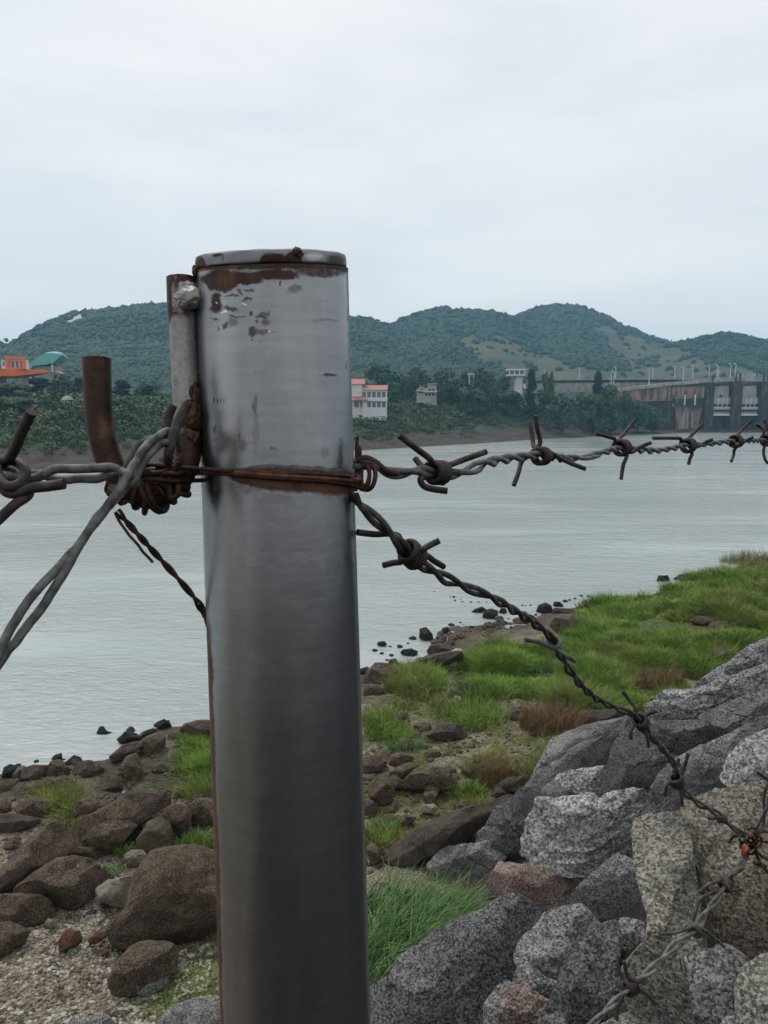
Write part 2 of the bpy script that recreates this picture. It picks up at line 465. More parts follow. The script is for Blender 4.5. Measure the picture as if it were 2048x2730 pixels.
m.col(c)
m.bump(m.math('ADD', m.math('MULTIPLY', sp.outputs[0], .5), n2), .06, .9)
g = mesh_np('ground', V, Fc, m.m, attrs={'moss': moss, 'emb': emb}); tag(g, 'stony shore below the fence rising to a rocky embankment', None, kind='structure')

# ------------------------------------------------------------------ far bank and hills: one sheet
fs_px = [(-500, 1275), (-150, 1262), (0, 1254), (200, 1250), (330, 1242), (500, 1232), (700, 1218), (860, 1208), (961, 1201), (1117, 1192), (1298, 1181), (1450, 1170), (1531, 1167),
         (1650, 1161), (1750, 1157), (1830, 1153)]
FS = np.array([tuple(onplane(*p)[:2]) for p in fs_px] + [(135., 312.), (200., 318.), (420., 330.), (1500., 420.)])
FS = np.vstack([[(-900., 40.)], [(-300., 95.)], FS])
def az_of(px): return np.arctan((np.asarray(px, float) - 1024) / F / math.cos(PITCH))
def crest(pts, D):
    """picture skyline points -> (azimuth, height at distance D)"""
    A = []; Hh = []
    for px, py in pts:
        d = FW + RT * ((px - 1024) / F) - UP * ((py - 1365) / F)
        A.append(math.atan2(d[0], d[1])); Hh.append(EYE[2] + D * d[2] / math.hypot(d[0], d[1]))
    return np.array(A), np.array(Hh)
LAY = [
    (crest([(-900, 1000), (-300, 900), (-60, 890), (0, 915), (28, 916), (74, 888), (136, 855), (185, 838), (216, 832), (296, 826), (390, 818), (450, 816), (620, 822), (760, 835), (945, 852), (988, 860), (1037, 875), (1110, 905), (1250, 960), (1500, 1030)], 720), 720, 300),
    (crest([(700, 1030), (900, 930), (1000, 890), (1037, 872), (1062, 856), (1111, 838), (1185, 820), (1210, 832), (1235, 830), (1309, 834), (1358, 848), (1420, 880), (1520, 960), (1640, 1030)], 800), 800, 420),
    (crest([(1000, 1020), (1200, 900), (1358, 850), (1420, 822), (1481, 813), (1555, 820), (1605, 842), (1667, 874), (1728, 897), (1802, 918), (1900, 960), (2000, 1000), (2200, 1050)], 950), 950, 480),
    (crest([(1500, 1040), (1700, 960), (1790, 917), (1852, 905), (1926, 893), (1975, 899), (2048, 918), (2200, 935), (2600, 900), (3200, 960)], 820), 820, 520),
    (crest([(-1200, 960), (-60, 940), (-30, 905), (10, 903), (40, 925), (120, 960)], 1100), 1100, 700),
]
def hz(x, y, detail=True):
    x = np.asarray(x, float); y = np.asarray(y, float)
    s = -sdist(x, y, FS)                       # positive inland (left-hand side of the line)
    r = np.hypot(x, y); a = np.arctan2(x, y)
    z = np.where(s > 0, .10 * np.minimum(s, 12) + .29 * np.clip(s - 12, 0, 29) + .03 * np.maximum(s - 41, 0), .2 * s)
    z = np.maximum(z, -2.5)
    hill = np.zeros_like(z)
    for (A, Hh), D, r0 in LAY:
        h = np.interp(a, A, Hh)
        edge = np.clip((a - A[0]) / .05, 0, 1) * np.clip((A[-1] - a) / .05, 0, 1)
        t = np.clip((r - r0) / (D - r0), 0, 1)
        pr = np.where(r < D, t ** .85 * (1 - .12 * np.sin(math.pi * t)), np.maximum(1 - ((r - D) / 500.) ** 1.4, -.2))
        hill = np.maximum(hill, h * pr * edge + 0)
    if detail:
        hill = hill + np.clip(hill / 60, 0, 1) * (fbm(x / 90, y / 90, 3, 4) * 14 * np.clip((760 - r) / 200, .25, 1))
        z = z + np.clip(s / 10, 0, 1) * fbm(x / 9, y / 9, 1, 4) * 1.3 + np.clip(s / 3, 0, 1) * fbm(x / 2, y / 2, 1, 2) * .25
    k = 6.0                                    # soft maximum
    w = np.clip(s / 30, 0, 1)
    hill = np.where(s > 0, hill * w, -9.)
    return np.maximum(z, hill) + np.where(s > 0, k * np.exp(-np.abs(z - hill) / k) * .3 * w, 0)
azf = np.concatenate([np.radians(np.linspace(-60, -30, 60)), np.radians(np.linspace(-29.5, 29.5, 620)), np.radians(np.linspace(30, 60, 60))])
rf = np.concatenate([np.geomspace(95, 340, 330), np.geomspace(344, 1500, 170)])
V, Fc, X, Y, Z = polar(azf, rf, hz)
def project_many(V):
    q = V - EYE; z_ = q @ FW
    return 1024 + F * (q @ RT) / z_, 1365 - F * (q @ UP) / z_
CLEARED = [full([(1215, 905), (1290, 898), (1345, 900), (1430, 935), (1500, 965), (1545, 1000), (1400, 1010), (1310, 985), (1250, 940)]),
           full([(1560, 868), (1650, 888), (1740, 915), (1850, 935), (1900, 985), (1990, 985), (2048, 1000), (2048, 1040), (1700, 1040), (1650, 950), (1610, 905)]),
           full([(1480, 985), (1700, 985), (1700, 1030), (1450, 1030)])]
SLIDE = full([(166, 858), (200, 838), (222, 826), (222, 845), (190, 862)])
def cleared(px, py):
    jx = 22 * fbm(px / 40, py / 40, 0, 3); jy = 20 * fbm(px / 30, py / 30, 7, 3)
    c = np.zeros(np.shape(px), bool)
    for p in CLEARED: c |= in_poly(px + jx, py + jy, p)
    return c
hx, hy = project_many(V)
rr = np.hypot(V[:, 0], V[:, 1])
clr = (cleared(hx, hy) & (rr > 380)).astype(float)
sld = (in_poly(hx, hy, SLIDE) & (rr > 500)).astype(float)
mud = np.clip(1 - (-sdist(V[:, 0], V[:, 1], FS) - 12) / 7, 0, 1)
m = Mat('far bank and hills', .95, 0, .2)
n1 = m.noise(.05, 6, .6); n2 = m.noise(.4, 4, .6)
c = m.ramp(n2, [(.35, (.022, .045, .022)), (.55, (.05, .082, .032)), (.7, (.085, .105, .045))])
tr = m.noise(.03, 5, .6, vec=m.mapped(m.pos(), (.6, .6, 6)))
c = m.mix(m.attr('cleared'), c, m.ramp(tr, [(.3, (.045, .062, .035)), (.5, (.080, .088, .048)), (.68, (.125, .11, .08))]))
c = m.mix(m.attr('slide'), c, (.5, .47, .43))
mudc = m.ramp(m.noise(.25, 5, .6), [(.3, (.035, .027, .022)), (.7, (.085, .065, .052))])
c = m.mix(m.ramp(m.math('ADD', m.attr('mud'), m.math('MULTIPLY', m.math('SUBTRACT', n2, .5), .9)), [(.3, 0.), (.7, 1.)]), c, mudc)
m.col(c); m.bump(n2, 1.2, .8)
g = mesh_np('hills', V, Fc, m.m, attrs={'cleared': clr, 'slide': sld, 'mud': mud}); tag(g, 'wooded hills and muddy bank across the river', None, kind='structure')

# river
m = Mat('river water', .10, 0, .5)
m.b.inputs['IOR'].default_value = 1.33
m.col(m.ramp(m.noise(.03, 3), [(.3, (.33, .375, .37)), (.7, (.40, .44, .43))]))
p1 = m.mapped(m.pos(), (.52, 1.0, 1), (0, 0, .12)); p2 = m.mapped(m.pos(), (.8, 1.9, 1), (0, 0, -.15))
w1 = m.noise(1.5, 5, .62, vec=p1, dist=.5); w2 = m.noise(2.2, 4, .6, vec=p2)
calm = m.ramp(m.noise(.07, 3, .5, vec=m.mapped(m.pos(), (.35, 1, 1))), [(.38, .14), (.58, 1.)])
hgt = m.math('MULTIPLY', m.math('ADD', w1, m.math('MULTIPLY', w2, .45)), calm)
m.bump(hgt, .24, 1.0)
xs = np.array([-900, -300, -80, 0, 80, 300, 900.]); ys = np.array([-40, 0, 40, 90, 160, 260, 420, 700.])
XX, YY = np.meshgrid(xs, ys); V = np.stack([XX, YY, 0 * XX], -1).reshape(-1, 3)
i = (np.arange(7)[:, None] * 7 + np.arange(6)[None]); Fc = np.stack([i, i + 1, i + 8, i + 7], -1).reshape(-1, 4)
tag(mesh_np('water', V, Fc, m.m, smooth=False), 'grey rippled river between the two banks', None, kind='structure')

# ------------------------------------------------------------------ foliage makers
def leaf_tris(centres, radii, n_per, size, rg, squash=.8, shell=.55):
    """n_per leaf-sized triangles through each clump's volume"""
    K = len(centres); N = K * n_per
    d = rg.normal(size=(N, 3)); d /= np.linalg.norm(d, axis=1)[:, None]
    rad = np.repeat(radii, n_per) * (shell + (1 - shell) * rg.random(N) ** .6)
    c = np.repeat(centres, n_per, axis=0) + d * rad[:, None] * np.array([1, 1, squash])
    s = np.repeat(np.broadcast_to(size, (K,)), n_per) * rg.uniform(.6, 1.4, N)
    nrm = d + rg.normal(size=(N, 3)) * .55 + np.array([0, 0, .25]); nrm /= np.linalg.norm(nrm, axis=1)[:, None]
    a = np.cross(nrm, rg.normal(size=(N, 3))); a /= np.linalg.norm(a, axis=1)[:, None]
    b = np.cross(nrm, a)
    t = [c + s[:, None] * (math.cos(q) * a + math.sin(q) * b) for q in (0, 2.2, 4.1)]
    V = np.stack(t, 1).reshape(-1, 3)
    return V, np.arange(3 * N).reshape(-1, 3)

def build_tree(kind, seed, h, w, lobes=16, leaves=130, leaf=.42, mat='tree', loc=(0, 0, 0), rz=0.0, label='', group=None, name='tree', trunk_h=.06):
    rg = np.random.default_rng(seed)
    t = empty(name, loc, label, 'tree', group, rz)
    cen = []; rad = []
    for i in range(lobes):
        u = rg.random()
        zc = h * (trunk_h + (1 - trunk_h) * (.12 + .8 * u))
        env = {'round': math.sqrt(max(.05, 1 - (2 * u - .85) ** 2)), 'cone': 1.05 - .85 * u, 'umbrella': .5 + .6 * u}[kind]
        a = rg.random() * 6.28; q = w * .5 * env * math.sqrt(rg.random()) * .8
        cen.append((q * math.cos(a), q * math.sin(a), zc)); rad.append(w * rg.uniform(.13, .24) * (1.1 if kind == 'round' else .85))
    cen = np.array(cen); rad = np.array(rad)
    V, Fc = leaf_tris(cen, rad, leaves, leaf * np.ones(len(cen)), rg)
    V[:, 2] = np.maximum(V[:, 2], h * .02)
    mesh_np('crown', V, Fc, M[mat], t, smooth=False, world=False)
    b = MB(); top = h * .72
    pth = [(0, 0, -1.0), (.05 * w * rg.normal(), .05 * w * rg.normal(), top * .5), (0, 0, top)]
    b.tube(catmull(pth, h * .08), np.linspace(h * .03, h * .009, len(catmull(pth, h * .08))), 7)
    for i in range(6):
        c = cen[i % len(cen)]; z0 = min(top * .9, h * (trunk_h * .8 + .08 * i))
        b.tube([(0, 0, z0), (c[0] * .5, c[1] * .5, (z0 + c[2]) / 2 + .1), tuple(c)], [h * .013, h * .009, h * .004], 5)
    b.build('trunk', M['bark'], t)
    return t

def copy_tree(o, loc, rz, scale, label, group=None):
    c = o.copy(); COL.link(c); c.location = loc; c.rotation_euler = (0, 0, rz); c.scale = scale if isinstance(scale, tuple) else (scale,) * 3
    c['label'] = label
    if group: c['group'] = group
    for ch in o.children:
        k = ch.copy(); COL.link(k); k.parent = c
        for g_ in ch.children:
            q = g_.copy(); COL.link(q); q.parent = k
    return c
def ground_far(px, py_or_dist, by='dist'):
    a = float(az_of(px)); r = py_or_dist
    x, y = r * math.sin(a), r * math.cos(a)
    return np.array([x, y, float(hz(np.array([x]), np.array([y]))[0])])

# forest over the hills: a mass nobody could count
rg = np.random.default_rng(21)
N = 62000
a = np.radians(rg.uniform(-31, 31, N)); r = 300 * (1150 / 300.) ** rg.random(N)
x, y = r * np.sin(a), r * np.cos(a); z = hz(x, y)
px, py = project_many(np.stack([x, y, z], -1))
s = -sdist(x, y, FS)
nxt = hz(x * (1 + 6 / r), y * (1 + 6 / r))
keep = (s > 30) & ~(cleared(px, py) & (r > 380) & (rg.random(N) > .02 + .25 * (fbm(x / 25, y / 25, 2, 2) > .36))) & ~in_poly(px, py - 6, SLIDE) & (nxt - z > -2.0) & (py > 780)
keep &= ~((px > 1470) & (r < 420))
x, y, z, r = x[keep], y[keep], z[keep], r[keep]
iv, iff = ico(2)
def clumps(name, x, y, z, rad, mat, label, rg, squash=.9, jit=.22, proto=6, icol=2):
    iv, iff = ico(icol)
    protos = []
    for k in range(proto):
        o = rg.random(3) * 50
        rr_ = 1 + jit * 2.2 * vnoise(iv[:, 0] * 1.7 + o[0], iv[:, 1] * 1.7 + o[1], iv[:, 2] * 1.7 + o[2]) + jit * rg.normal(size=len(iv)) * .5
        protos.append(iv * rr_[:, None] * np.array([1, 1, squash]))
    protos = np.array(protos)
    k = rg.integers(0, proto, len(x)); th = rg.uniform(0, 6.28, len(x))
    Q = protos[k]
    cs, sn = np.cos(th)[:, None], np.sin(th)[:, None]
    Vv = np.stack([Q[:, :, 0] * cs - Q[:, :, 1] * sn, Q[:, :, 0] * sn + Q[:, :, 1] * cs, Q[:, :, 2]], -1) * rad[:, None, None] + np.stack([x, y, z], -1)[:, None, :]
    Ff = (iff[None] + (np.arange(len(x)) * len(iv))[:, None, None]).reshape(-1, 3)
    o = mesh_np(name, Vv.reshape(-1, 3), Ff, mat, smooth=True)
    return tag(o, label, None, kind='stuff')
rad = rg.uniform(1.3, 3.1, len(x)) * np.clip(r / 650, .75, 1.2)
clumps('forest', x, y, z + rad * .12, rad, M['forest'], 'dense green woodland covering the hills across the river', rg, .95, .2, icol=1)
print('forest clumps', len(x))

# shrubs on the far bank slope
N = 15000
a = np.radians(rg.uniform(-30, 30, N)); r = rg.uniform(110, 400, N)
x, y = r * np.sin(a), r * np.cos(a); s = -sdist(x, y, FS)
keep = (s > 13 + 6 * vnoise(x / 12, y / 12, 0)) & (s < 95) & (rg.random(N) < np.clip((s - 6) / 12, .25, 1))
x, y, s, r = x[keep], y[keep], s[keep], r[keep]; z = hz(x, y)
px_, py_ = project_many(np.stack([x, y, z], -1))
k2 = ~((px_ > 1560) & (s > 40)) & ~((px_ > 1660)&(s>14)) ; x, y, s, r, z = x[k2], y[k2], s[k2], r[k2], z[k2]
rad = rg.uniform(.5, 1.7, len(x)) * np.clip(.55 + s / 40, .5, 1.4)
cen = np.stack([x, y, z + rad * .35], -1)
Vs, Fs = leaf_tris(cen, rad, 60, rad * .2, rg, .75, .4)
tag(mesh_np('shrubs', Vs, Fs, M['shrub'], smooth=False), 'olive shrubs and weeds covering the slope of the far bank', None, kind='stuff')
# ------------------------------------------------------------------ boulders
def star_radius(poly, th):
    """distance from the centroid to the outline in each direction"""
    P_ = np.asarray(poly, float)
    x, y = P_[:, 0], P_[:, 1]; x2, y2 = np.roll(x, -1), np.roll(y, -1)
    A = ((x * y2 - x2 * y).sum()) / 2
    c = np.array([((x + x2) * (x * y2 - x2 * y)).sum() / (6 * A), ((y + y2) * (x * y2 - x2 * y)).sum() / (6 * A)])
    R_ = np.zeros(len(th))
    for a, b in zip(P_ - c, np.roll(P_ - c, -1, axis=0)):
        e = b - a
        dx, dy = np.cos(th), -np.sin(th)          # picture y runs down
        den = dx * e[1] - dy * e[0]
        t = (a[0] * e[1] - a[1] * e[0]) / np.where(abs(den) < 1e-9, 1e-9, den)
        u = (a[0] * dy - a[1] * dx) / np.where(abs(den) < 1e-9, 1e-9, den)
        ok = (t > 0) & (u >= -1e-6) & (u <= 1 + 1e-6)
        R_ = np.where(ok, np.maximum(R_, t), R_)
    return c, R_
def rock_outline(name, poly, mat, label, cat='boulder', group=None, thick=.75, lvl=5, sq=.55, facets=9, rough=.045, dist=None, push=0.0, sink=.05, seed=0, strata=0.0):
    rg = np.random.default_rng(seed + int(abs(poly[0][0]) * 7 + abs(poly[0][1]) * 13))
    V, Fc = ico(lvl)
    th_t = np.linspace(-math.pi, math.pi, 721)
    c, R_ = star_radius(poly, th_t); R_ = R_ * (1.10 if mat.startswith('granite') else 1.0)
    k = 5; Rs = np.convolve(np.concatenate([R_[-k - 1:-1], R_, R_[1:k + 1]]), np.ones(2 * k + 1) / (2 * k + 1), 'valid')
    ys = [p[1] for p in poly]
    bot = max(ys) - .06 * (max(ys) - min(ys))
    wpx = (max(p[0] for p in poly) - min(p[0] for p in poly)); hpx = max(ys) - min(ys)
    if dist is None:
        g = raycast(c[0], bot, gflat)
        if g is None: g = onplane(c[0], bot)
        dc = (g - EYE) @ FW
        dc = dc * (1 + thick * .22 * min(wpx, hpx) / F) + push
    else: dc = dist
    sc_ = dc / F
    N = EYE - P(c[0], c[1], dc); N /= np.linalg.norm(N)
    R3 = RT.copy(); U3 = np.cross(N, R3); U3 /= np.linalg.norm(U3); R3 = np.cross(U3, N)
    a, b, n = V @ RT, V @ np.array([0, 0, 1.]), V @ np.array([0, -1., 0])
    th = np.arctan2(b, a); rho = np.interp(th, th_t, Rs) * sc_
    s = np.sqrt(a * a + b * b) ** sq
    T = thick * .5 * math.sqrt(wpx * hpx) * sc_
    nn = np.sign(n) * np.abs(n) ** .85 * T
    size = .5 * math.sqrt(wpx * hpx) * sc_
    Q = R3[None] * (np.cos(th) * rho * s)[:, None] + U3[None] * (np.sin(th) * rho * s)[:, None] + N[None] * nn[:, None]
    for i in range(facets):                        # broken faces turned to the sky and to the river
        f = rg.normal(size=3); f = f - N * (f @ N); f /= np.linalg.norm(f) + 1e-9
        if strata or mat.startswith('granite'):
            f = f * rg.uniform(.25, .9) + N * 1.0
            lo_, hi_ = .56, .88
        else:
            f = f * rg.uniform(.35, 1.0) + N * rg.uniform(.5, 1.1) * (1 if rg.random() < .8 else -1); lo_, hi_ = .70, .93
        f /= np.linalg.norm(f)
        d = Q @ f; lim = d.max() * rg.uniform(lo_, hi_)
        Q = Q - np.maximum(d - lim, 0)[:, None] * f[None] * .95
    o3 = rg.random(3) * 40
    w = Q / size
    nrm = Q / (np.linalg.norm(Q, axis=1)[:, None] + 1e-9)
    disp = fbm(w[:, 0] * 1.1 + o3[0], w[:, 1] * 1.1 + o3[1], w[:, 2] * 1.1 + o3[2], 5, .55) * rough * 1.6 * size
    ridg = 1 - np.abs(fbm(w[:, 0] * 2.3 + o3[1], w[:, 1] * 2.3 + o3[2], w[:, 2] * 2.3 + o3[0], 3)) * 3
    disp += np.clip(ridg, -1, 1) * rough * .45 * size
    if strata:
        q_ = Q + P(c[0], c[1], dc)
        ly = q_[:, 2] * .8 - q_[:, 0] * .35 + q_[:, 1] * .15
        l2 = ly * strata + fbm(w[:, 0], w[:, 1], w[:, 2], 3) * 1.5
        saw = (l2 - np.floor(l2)); disp += (saw ** 2 - .4) * (.06 if strata > 4 else .045) * min(1, size / .9) ** 1.5
    if mat.startswith('granite'):                  # open joints across the block
        for i in range(3 if size > .5 else 2):
            f = rg.normal(size=3); f /= np.linalg.norm(f); o4 = rg.normal() * .45
            dd = w @ f - o4 + .22 * fbm(w[:, 0] * 1.5 + i * 9, w[:, 1] * 1.5, w[:, 2] * 1.5, 3)
            disp = disp - np.exp(-(dd / .032) ** 2) * .09 * size + (dd > 0) * .055 * size * rg.normal()
    Q = Q + nrm * disp[:, None]
    ctr = P(c[0], c[1], dc)
    o = mesh_np(name, Q + ctr, Fc, M[mat], None, tuple(ctr), smooth=True)
    o.data.set_sharp_from_angle(angle=math.radians(38)) if hasattr(o.data, 'set_sharp_from_angle') else None
    return tag(o, label, cat, group)

GB_ = 'granite blocks of the embankment'
S6, S7, S8 = c6, c7, c8
rows = [
 # far ridge of the embankment
 (S6([(1380, 690), (1440, 610), (1500, 572), (1560, 530), (1659, 483), (1760, 450), (1800, 660), (1659, 680), (1560, 690), (1430, 730)]), 'granite_far', 'pale ridged granite block, topmost at the right edge beside the green grass'),
 (S6([(1180, 790), (1260, 720), (1310, 690), (1400, 640), (1500, 615), (1560, 680), (1480, 740), (1380, 770), (1240, 800)]), 'granite_far', 'small knobbly granite lump on the crest, just left of the topmost block'),
 (S6([(860, 922), (950, 860), (1050, 798), (1200, 805), (1420, 725), (1700, 620), (1720, 800), (1420, 905), (1200, 965), (1000, 1015), (890, 1010)]), 'granite_far', 'long pale ridged granite slab along the embankment crest'),
 (S6([(1180, 975), (1450, 885), (1700, 800), (1760, 930), (1600, 1040), (1430, 1090), (1390, 1040), (1280, 1010)]), 'granite', 'wedge-shaped granite slab between two long pale slabs near the right edge'),
 (S6([(910, 1040), (1000, 1005), (1330, 1005), (1400, 1060), (1400, 1120), (1230, 1180), (1100, 1215), (1000, 1180), (930, 1110)]), 'granite_dark', 'wide dark grey granite block under the long pale slab'),
 (S6([(180, 1350), (290, 1200), (345, 1125), (480, 1080), (640, 1030), (750, 1010), (860, 1000), (800, 1070), (700, 1130), (640, 1290), (450, 1330), (300, 1400), (130, 1412)]), 'granite', 'dark-faced granite boulder at the left end of the ridge, above the grass'),
 (S6([(640, 1300), (690, 1150), (770, 1065), (900, 1060), (1000, 1160), (1060, 1250), (960, 1370), (930, 1415), (620, 1490), (600, 1400)]), 'granite_dark', 'blackish boulder with a steep face in the middle of the ridge'),
 (S6([(310, 1370), (360, 1340), (480, 1310), (640, 1295), (620, 1480), (520, 1505), (440, 1440)]), 'granite_far', 'light ridged granite slab wedged left of the blackish boulder'),
 (S6([(915, 1485), (1000, 1330), (1150, 1215), (1400, 1110), (1700, 960), (1740, 1010), (1500, 1150), (1410, 1250), (1385, 1370), (1300, 1475), (1240, 1508), (1100, 1490)]), 'granite', 'grey granite slab running up to the right edge, crossed by the sagging wire'),
 (S6([(1400, 1260), (1500, 1150), (1740, 1050), (1800, 1300), (1740, 1500), (1560, 1490), (1440, 1430), (1372, 1370)]), 'granite_far', 'speckled pale grey granite boulder at the right edge'),
 (S6([(1270, 1510), (1350, 1430), (1480, 1465), (1640, 1485), (1640, 1560), (1400, 1560)]), 'granite', 'small flat granite wedge under the pale boulder at the right edge'),
 # middle
 (S8([(1035, 560), (1200, 345), (1380, 195), (1510, 185), (1560, 330), (1500, 455), (1350, 590), (1060, 690)]), 'granite_dark', 'dark square-edged granite block leaning over the brown bedrock'),
 (S7([(240, 190), (330, 115), (430, 110), (520, 190), (560, 260), (400, 260), (290, 270)]), 'granite', 'rounded granite knob between the leaning dark block and the light slab'),
 (S7([(140, 420), (250, 250), (640, 235), (830, 188), (900, 240), (1120, 250), (1180, 300), (900, 330), (885, 500), (870, 690), (720, 640), (540, 740), (400, 705), (100, 655), (90, 560)]), 'granite_far', 'broad smooth granite slab in the middle with a grass tuft at its foot'),
 (S7([(870, 320), (1000, 285), (1230, 285), (1250, 420), (1258, 900), (1232, 1200), (1215, 1700), (860, 1720), (740, 1500), (690, 1340), (750, 1220), (870, 1110), (885, 950), (860, 700)]), 'granite_warm', 'tall upright brownish granite slab in the lower right'),
 (S7([(1222, 330), (1400, 262), (1760, 190), (1780, 1250), (1560, 1290), (1440, 1210), (1225, 1260), (1262, 900), (1245, 420)]), 'granite_warm', 'big warm-toned granite slab under the wire knot at the right edge'),
 (S8([(1080, 918), (1220, 755), (1440, 780), (1740, 830), (1760, 930), (1659, 1110), (1560, 1085), (1290, 1045), (1190, 990)]), 'granite_red', 'reddish speckled granite block, flat-topped, right of the long green grass'),
 (S7([(355, 900), (480, 780), (610, 680), (730, 612), (850, 670), (860, 870), (640, 965), (560, 975), (480, 920)]), 'granite', 'grey granite block overhanging the black hollow'),
 (S7([(600, 1110), (660, 1050), (760, 1005), (880, 1030), (880, 1110), (780, 1180), (700, 1300), (640, 1200)]), 'granite', 'small jagged granite stone below the black hollow'),
 (S7([(90, 1215), (140, 1130), (240, 1055), (300, 965), (490, 935), (580, 1020), (640, 1100), (500, 1240), (380, 1335), (250, 1335), (120, 1285)]), 'granite', 'squarish grey granite block left of the black hollow'),
 (S7([(275, 1510), (370, 1360), (460, 1250), (620, 1105), (760, 1030), (760, 1200), (690, 1340), (745, 1400), (700, 1510), (560, 1640), (400, 1700), (180, 1720), (170, 1620)]), 'granite_dark', 'long dark granite block slanting down to the bottom edge beside the tall slab'),
 (S7([(50, 1400), (100, 1290), (150, 1285), (260, 1370), (360, 1400), (250, 1490), (80, 1460)]), 'granite', 'small triangular granite stone near the bottom, under the squarish block'),
 (S7([(-40, 1620), (0, 1480), (110, 1415), (200, 1490), (285, 1525), (180, 1640), (60, 1740), (-80, 1720)]), 'granite_red', 'rounded granite stone with a rusty patch at the bottom edge'),
 (S7([(1190, 1270), (1440, 1210), (1550, 1300), (1490, 1430), (1490, 1700), (1190, 1740)]), 'granite_dark', 'near-black granite block at the bottom right between two lighter slabs'),
 (S7([(1490, 1430), (1560, 1330), (1659, 1275), (1800, 1230), (1800, 1720), (1500, 1740), (1465, 1560)]), 'granite_warm', 'warm granite block in the bottom right corner'),
 (S7([(220, 1660), (400, 1585), (530, 1650), (560, 1760), (180, 1780)]), 'granite', 'granite stone cut by the bottom edge below the long dark block'),
 (S7([(1340, 1690), (1420, 1625), (1490, 1625), (1530, 1760), (1330, 1780)]), 'granite', 'little granite stone at the bottom edge in front of the near-black block'),
 (S7([(580, 1680), (800, 1600), (1000, 1640), (1020, 1780), (560, 1800)]), 'granite_warm', 'granite stone at the bottom edge at the foot of the tall slab'),
 (S8([(240, 1680), (300, 1610), (420, 1600), (480, 1480), (640, 1380), (720, 1340), (900, 1262), (1080, 1195), (1250, 1085), (1420, 1115), (1540, 1180), (1430, 1400), (1400, 1500), (1340, 1600), (1200, 1760), (1120, 1980), (250, 2000)]), 'granite_dark', 'big dark granite outcrop at the bottom, right of the post'),
 (S8([(180, 1850), (420, 1815), (560, 1800), (700, 1900), (720, 2040), (120, 2060)]), 'granite', 'flat granite ledge at the bottom edge just right of the post'),
 (S8([(1120, 1810), (1220, 1700), (1340, 1650), (1440, 1700), (1560, 1780), (1500, 1900), (1330, 2010), (1100, 2010)]), 'granite', 'lumpy granite boulder at the bottom edge in front of the dark outcrop'),
 (c1([(1160, 1659), (1260, 1560), (1420, 1510), (1600, 1500), (1750, 1530), (1780, 1750), (1160, 1780)]), 'granite', 'grey granite boulder at the bottom edge left of the post'),
 (c1([(430, 1750), (560, 1640), (760, 1610), (850, 1690), (860, 1760), (500, 1790)]), 'granite', 'low grey granite stone peeking in at the bottom edge on the gravel'),
]
for i, (poly, mat, lab) in enumerate(rows):
    big = max(p[0] for p in poly) - min(p[0] for p in poly) > 130
    far = min(p[1] for p in poly) < 1960
    rock_outline('granite_block', poly, mat, lab, 'granite block', GB_, thick=.85, lvl=6, sq=.32, facets=30, rough=.024, push=.15, strata=(5.5 if mat == 'granite_far' else 2.2), seed=i)

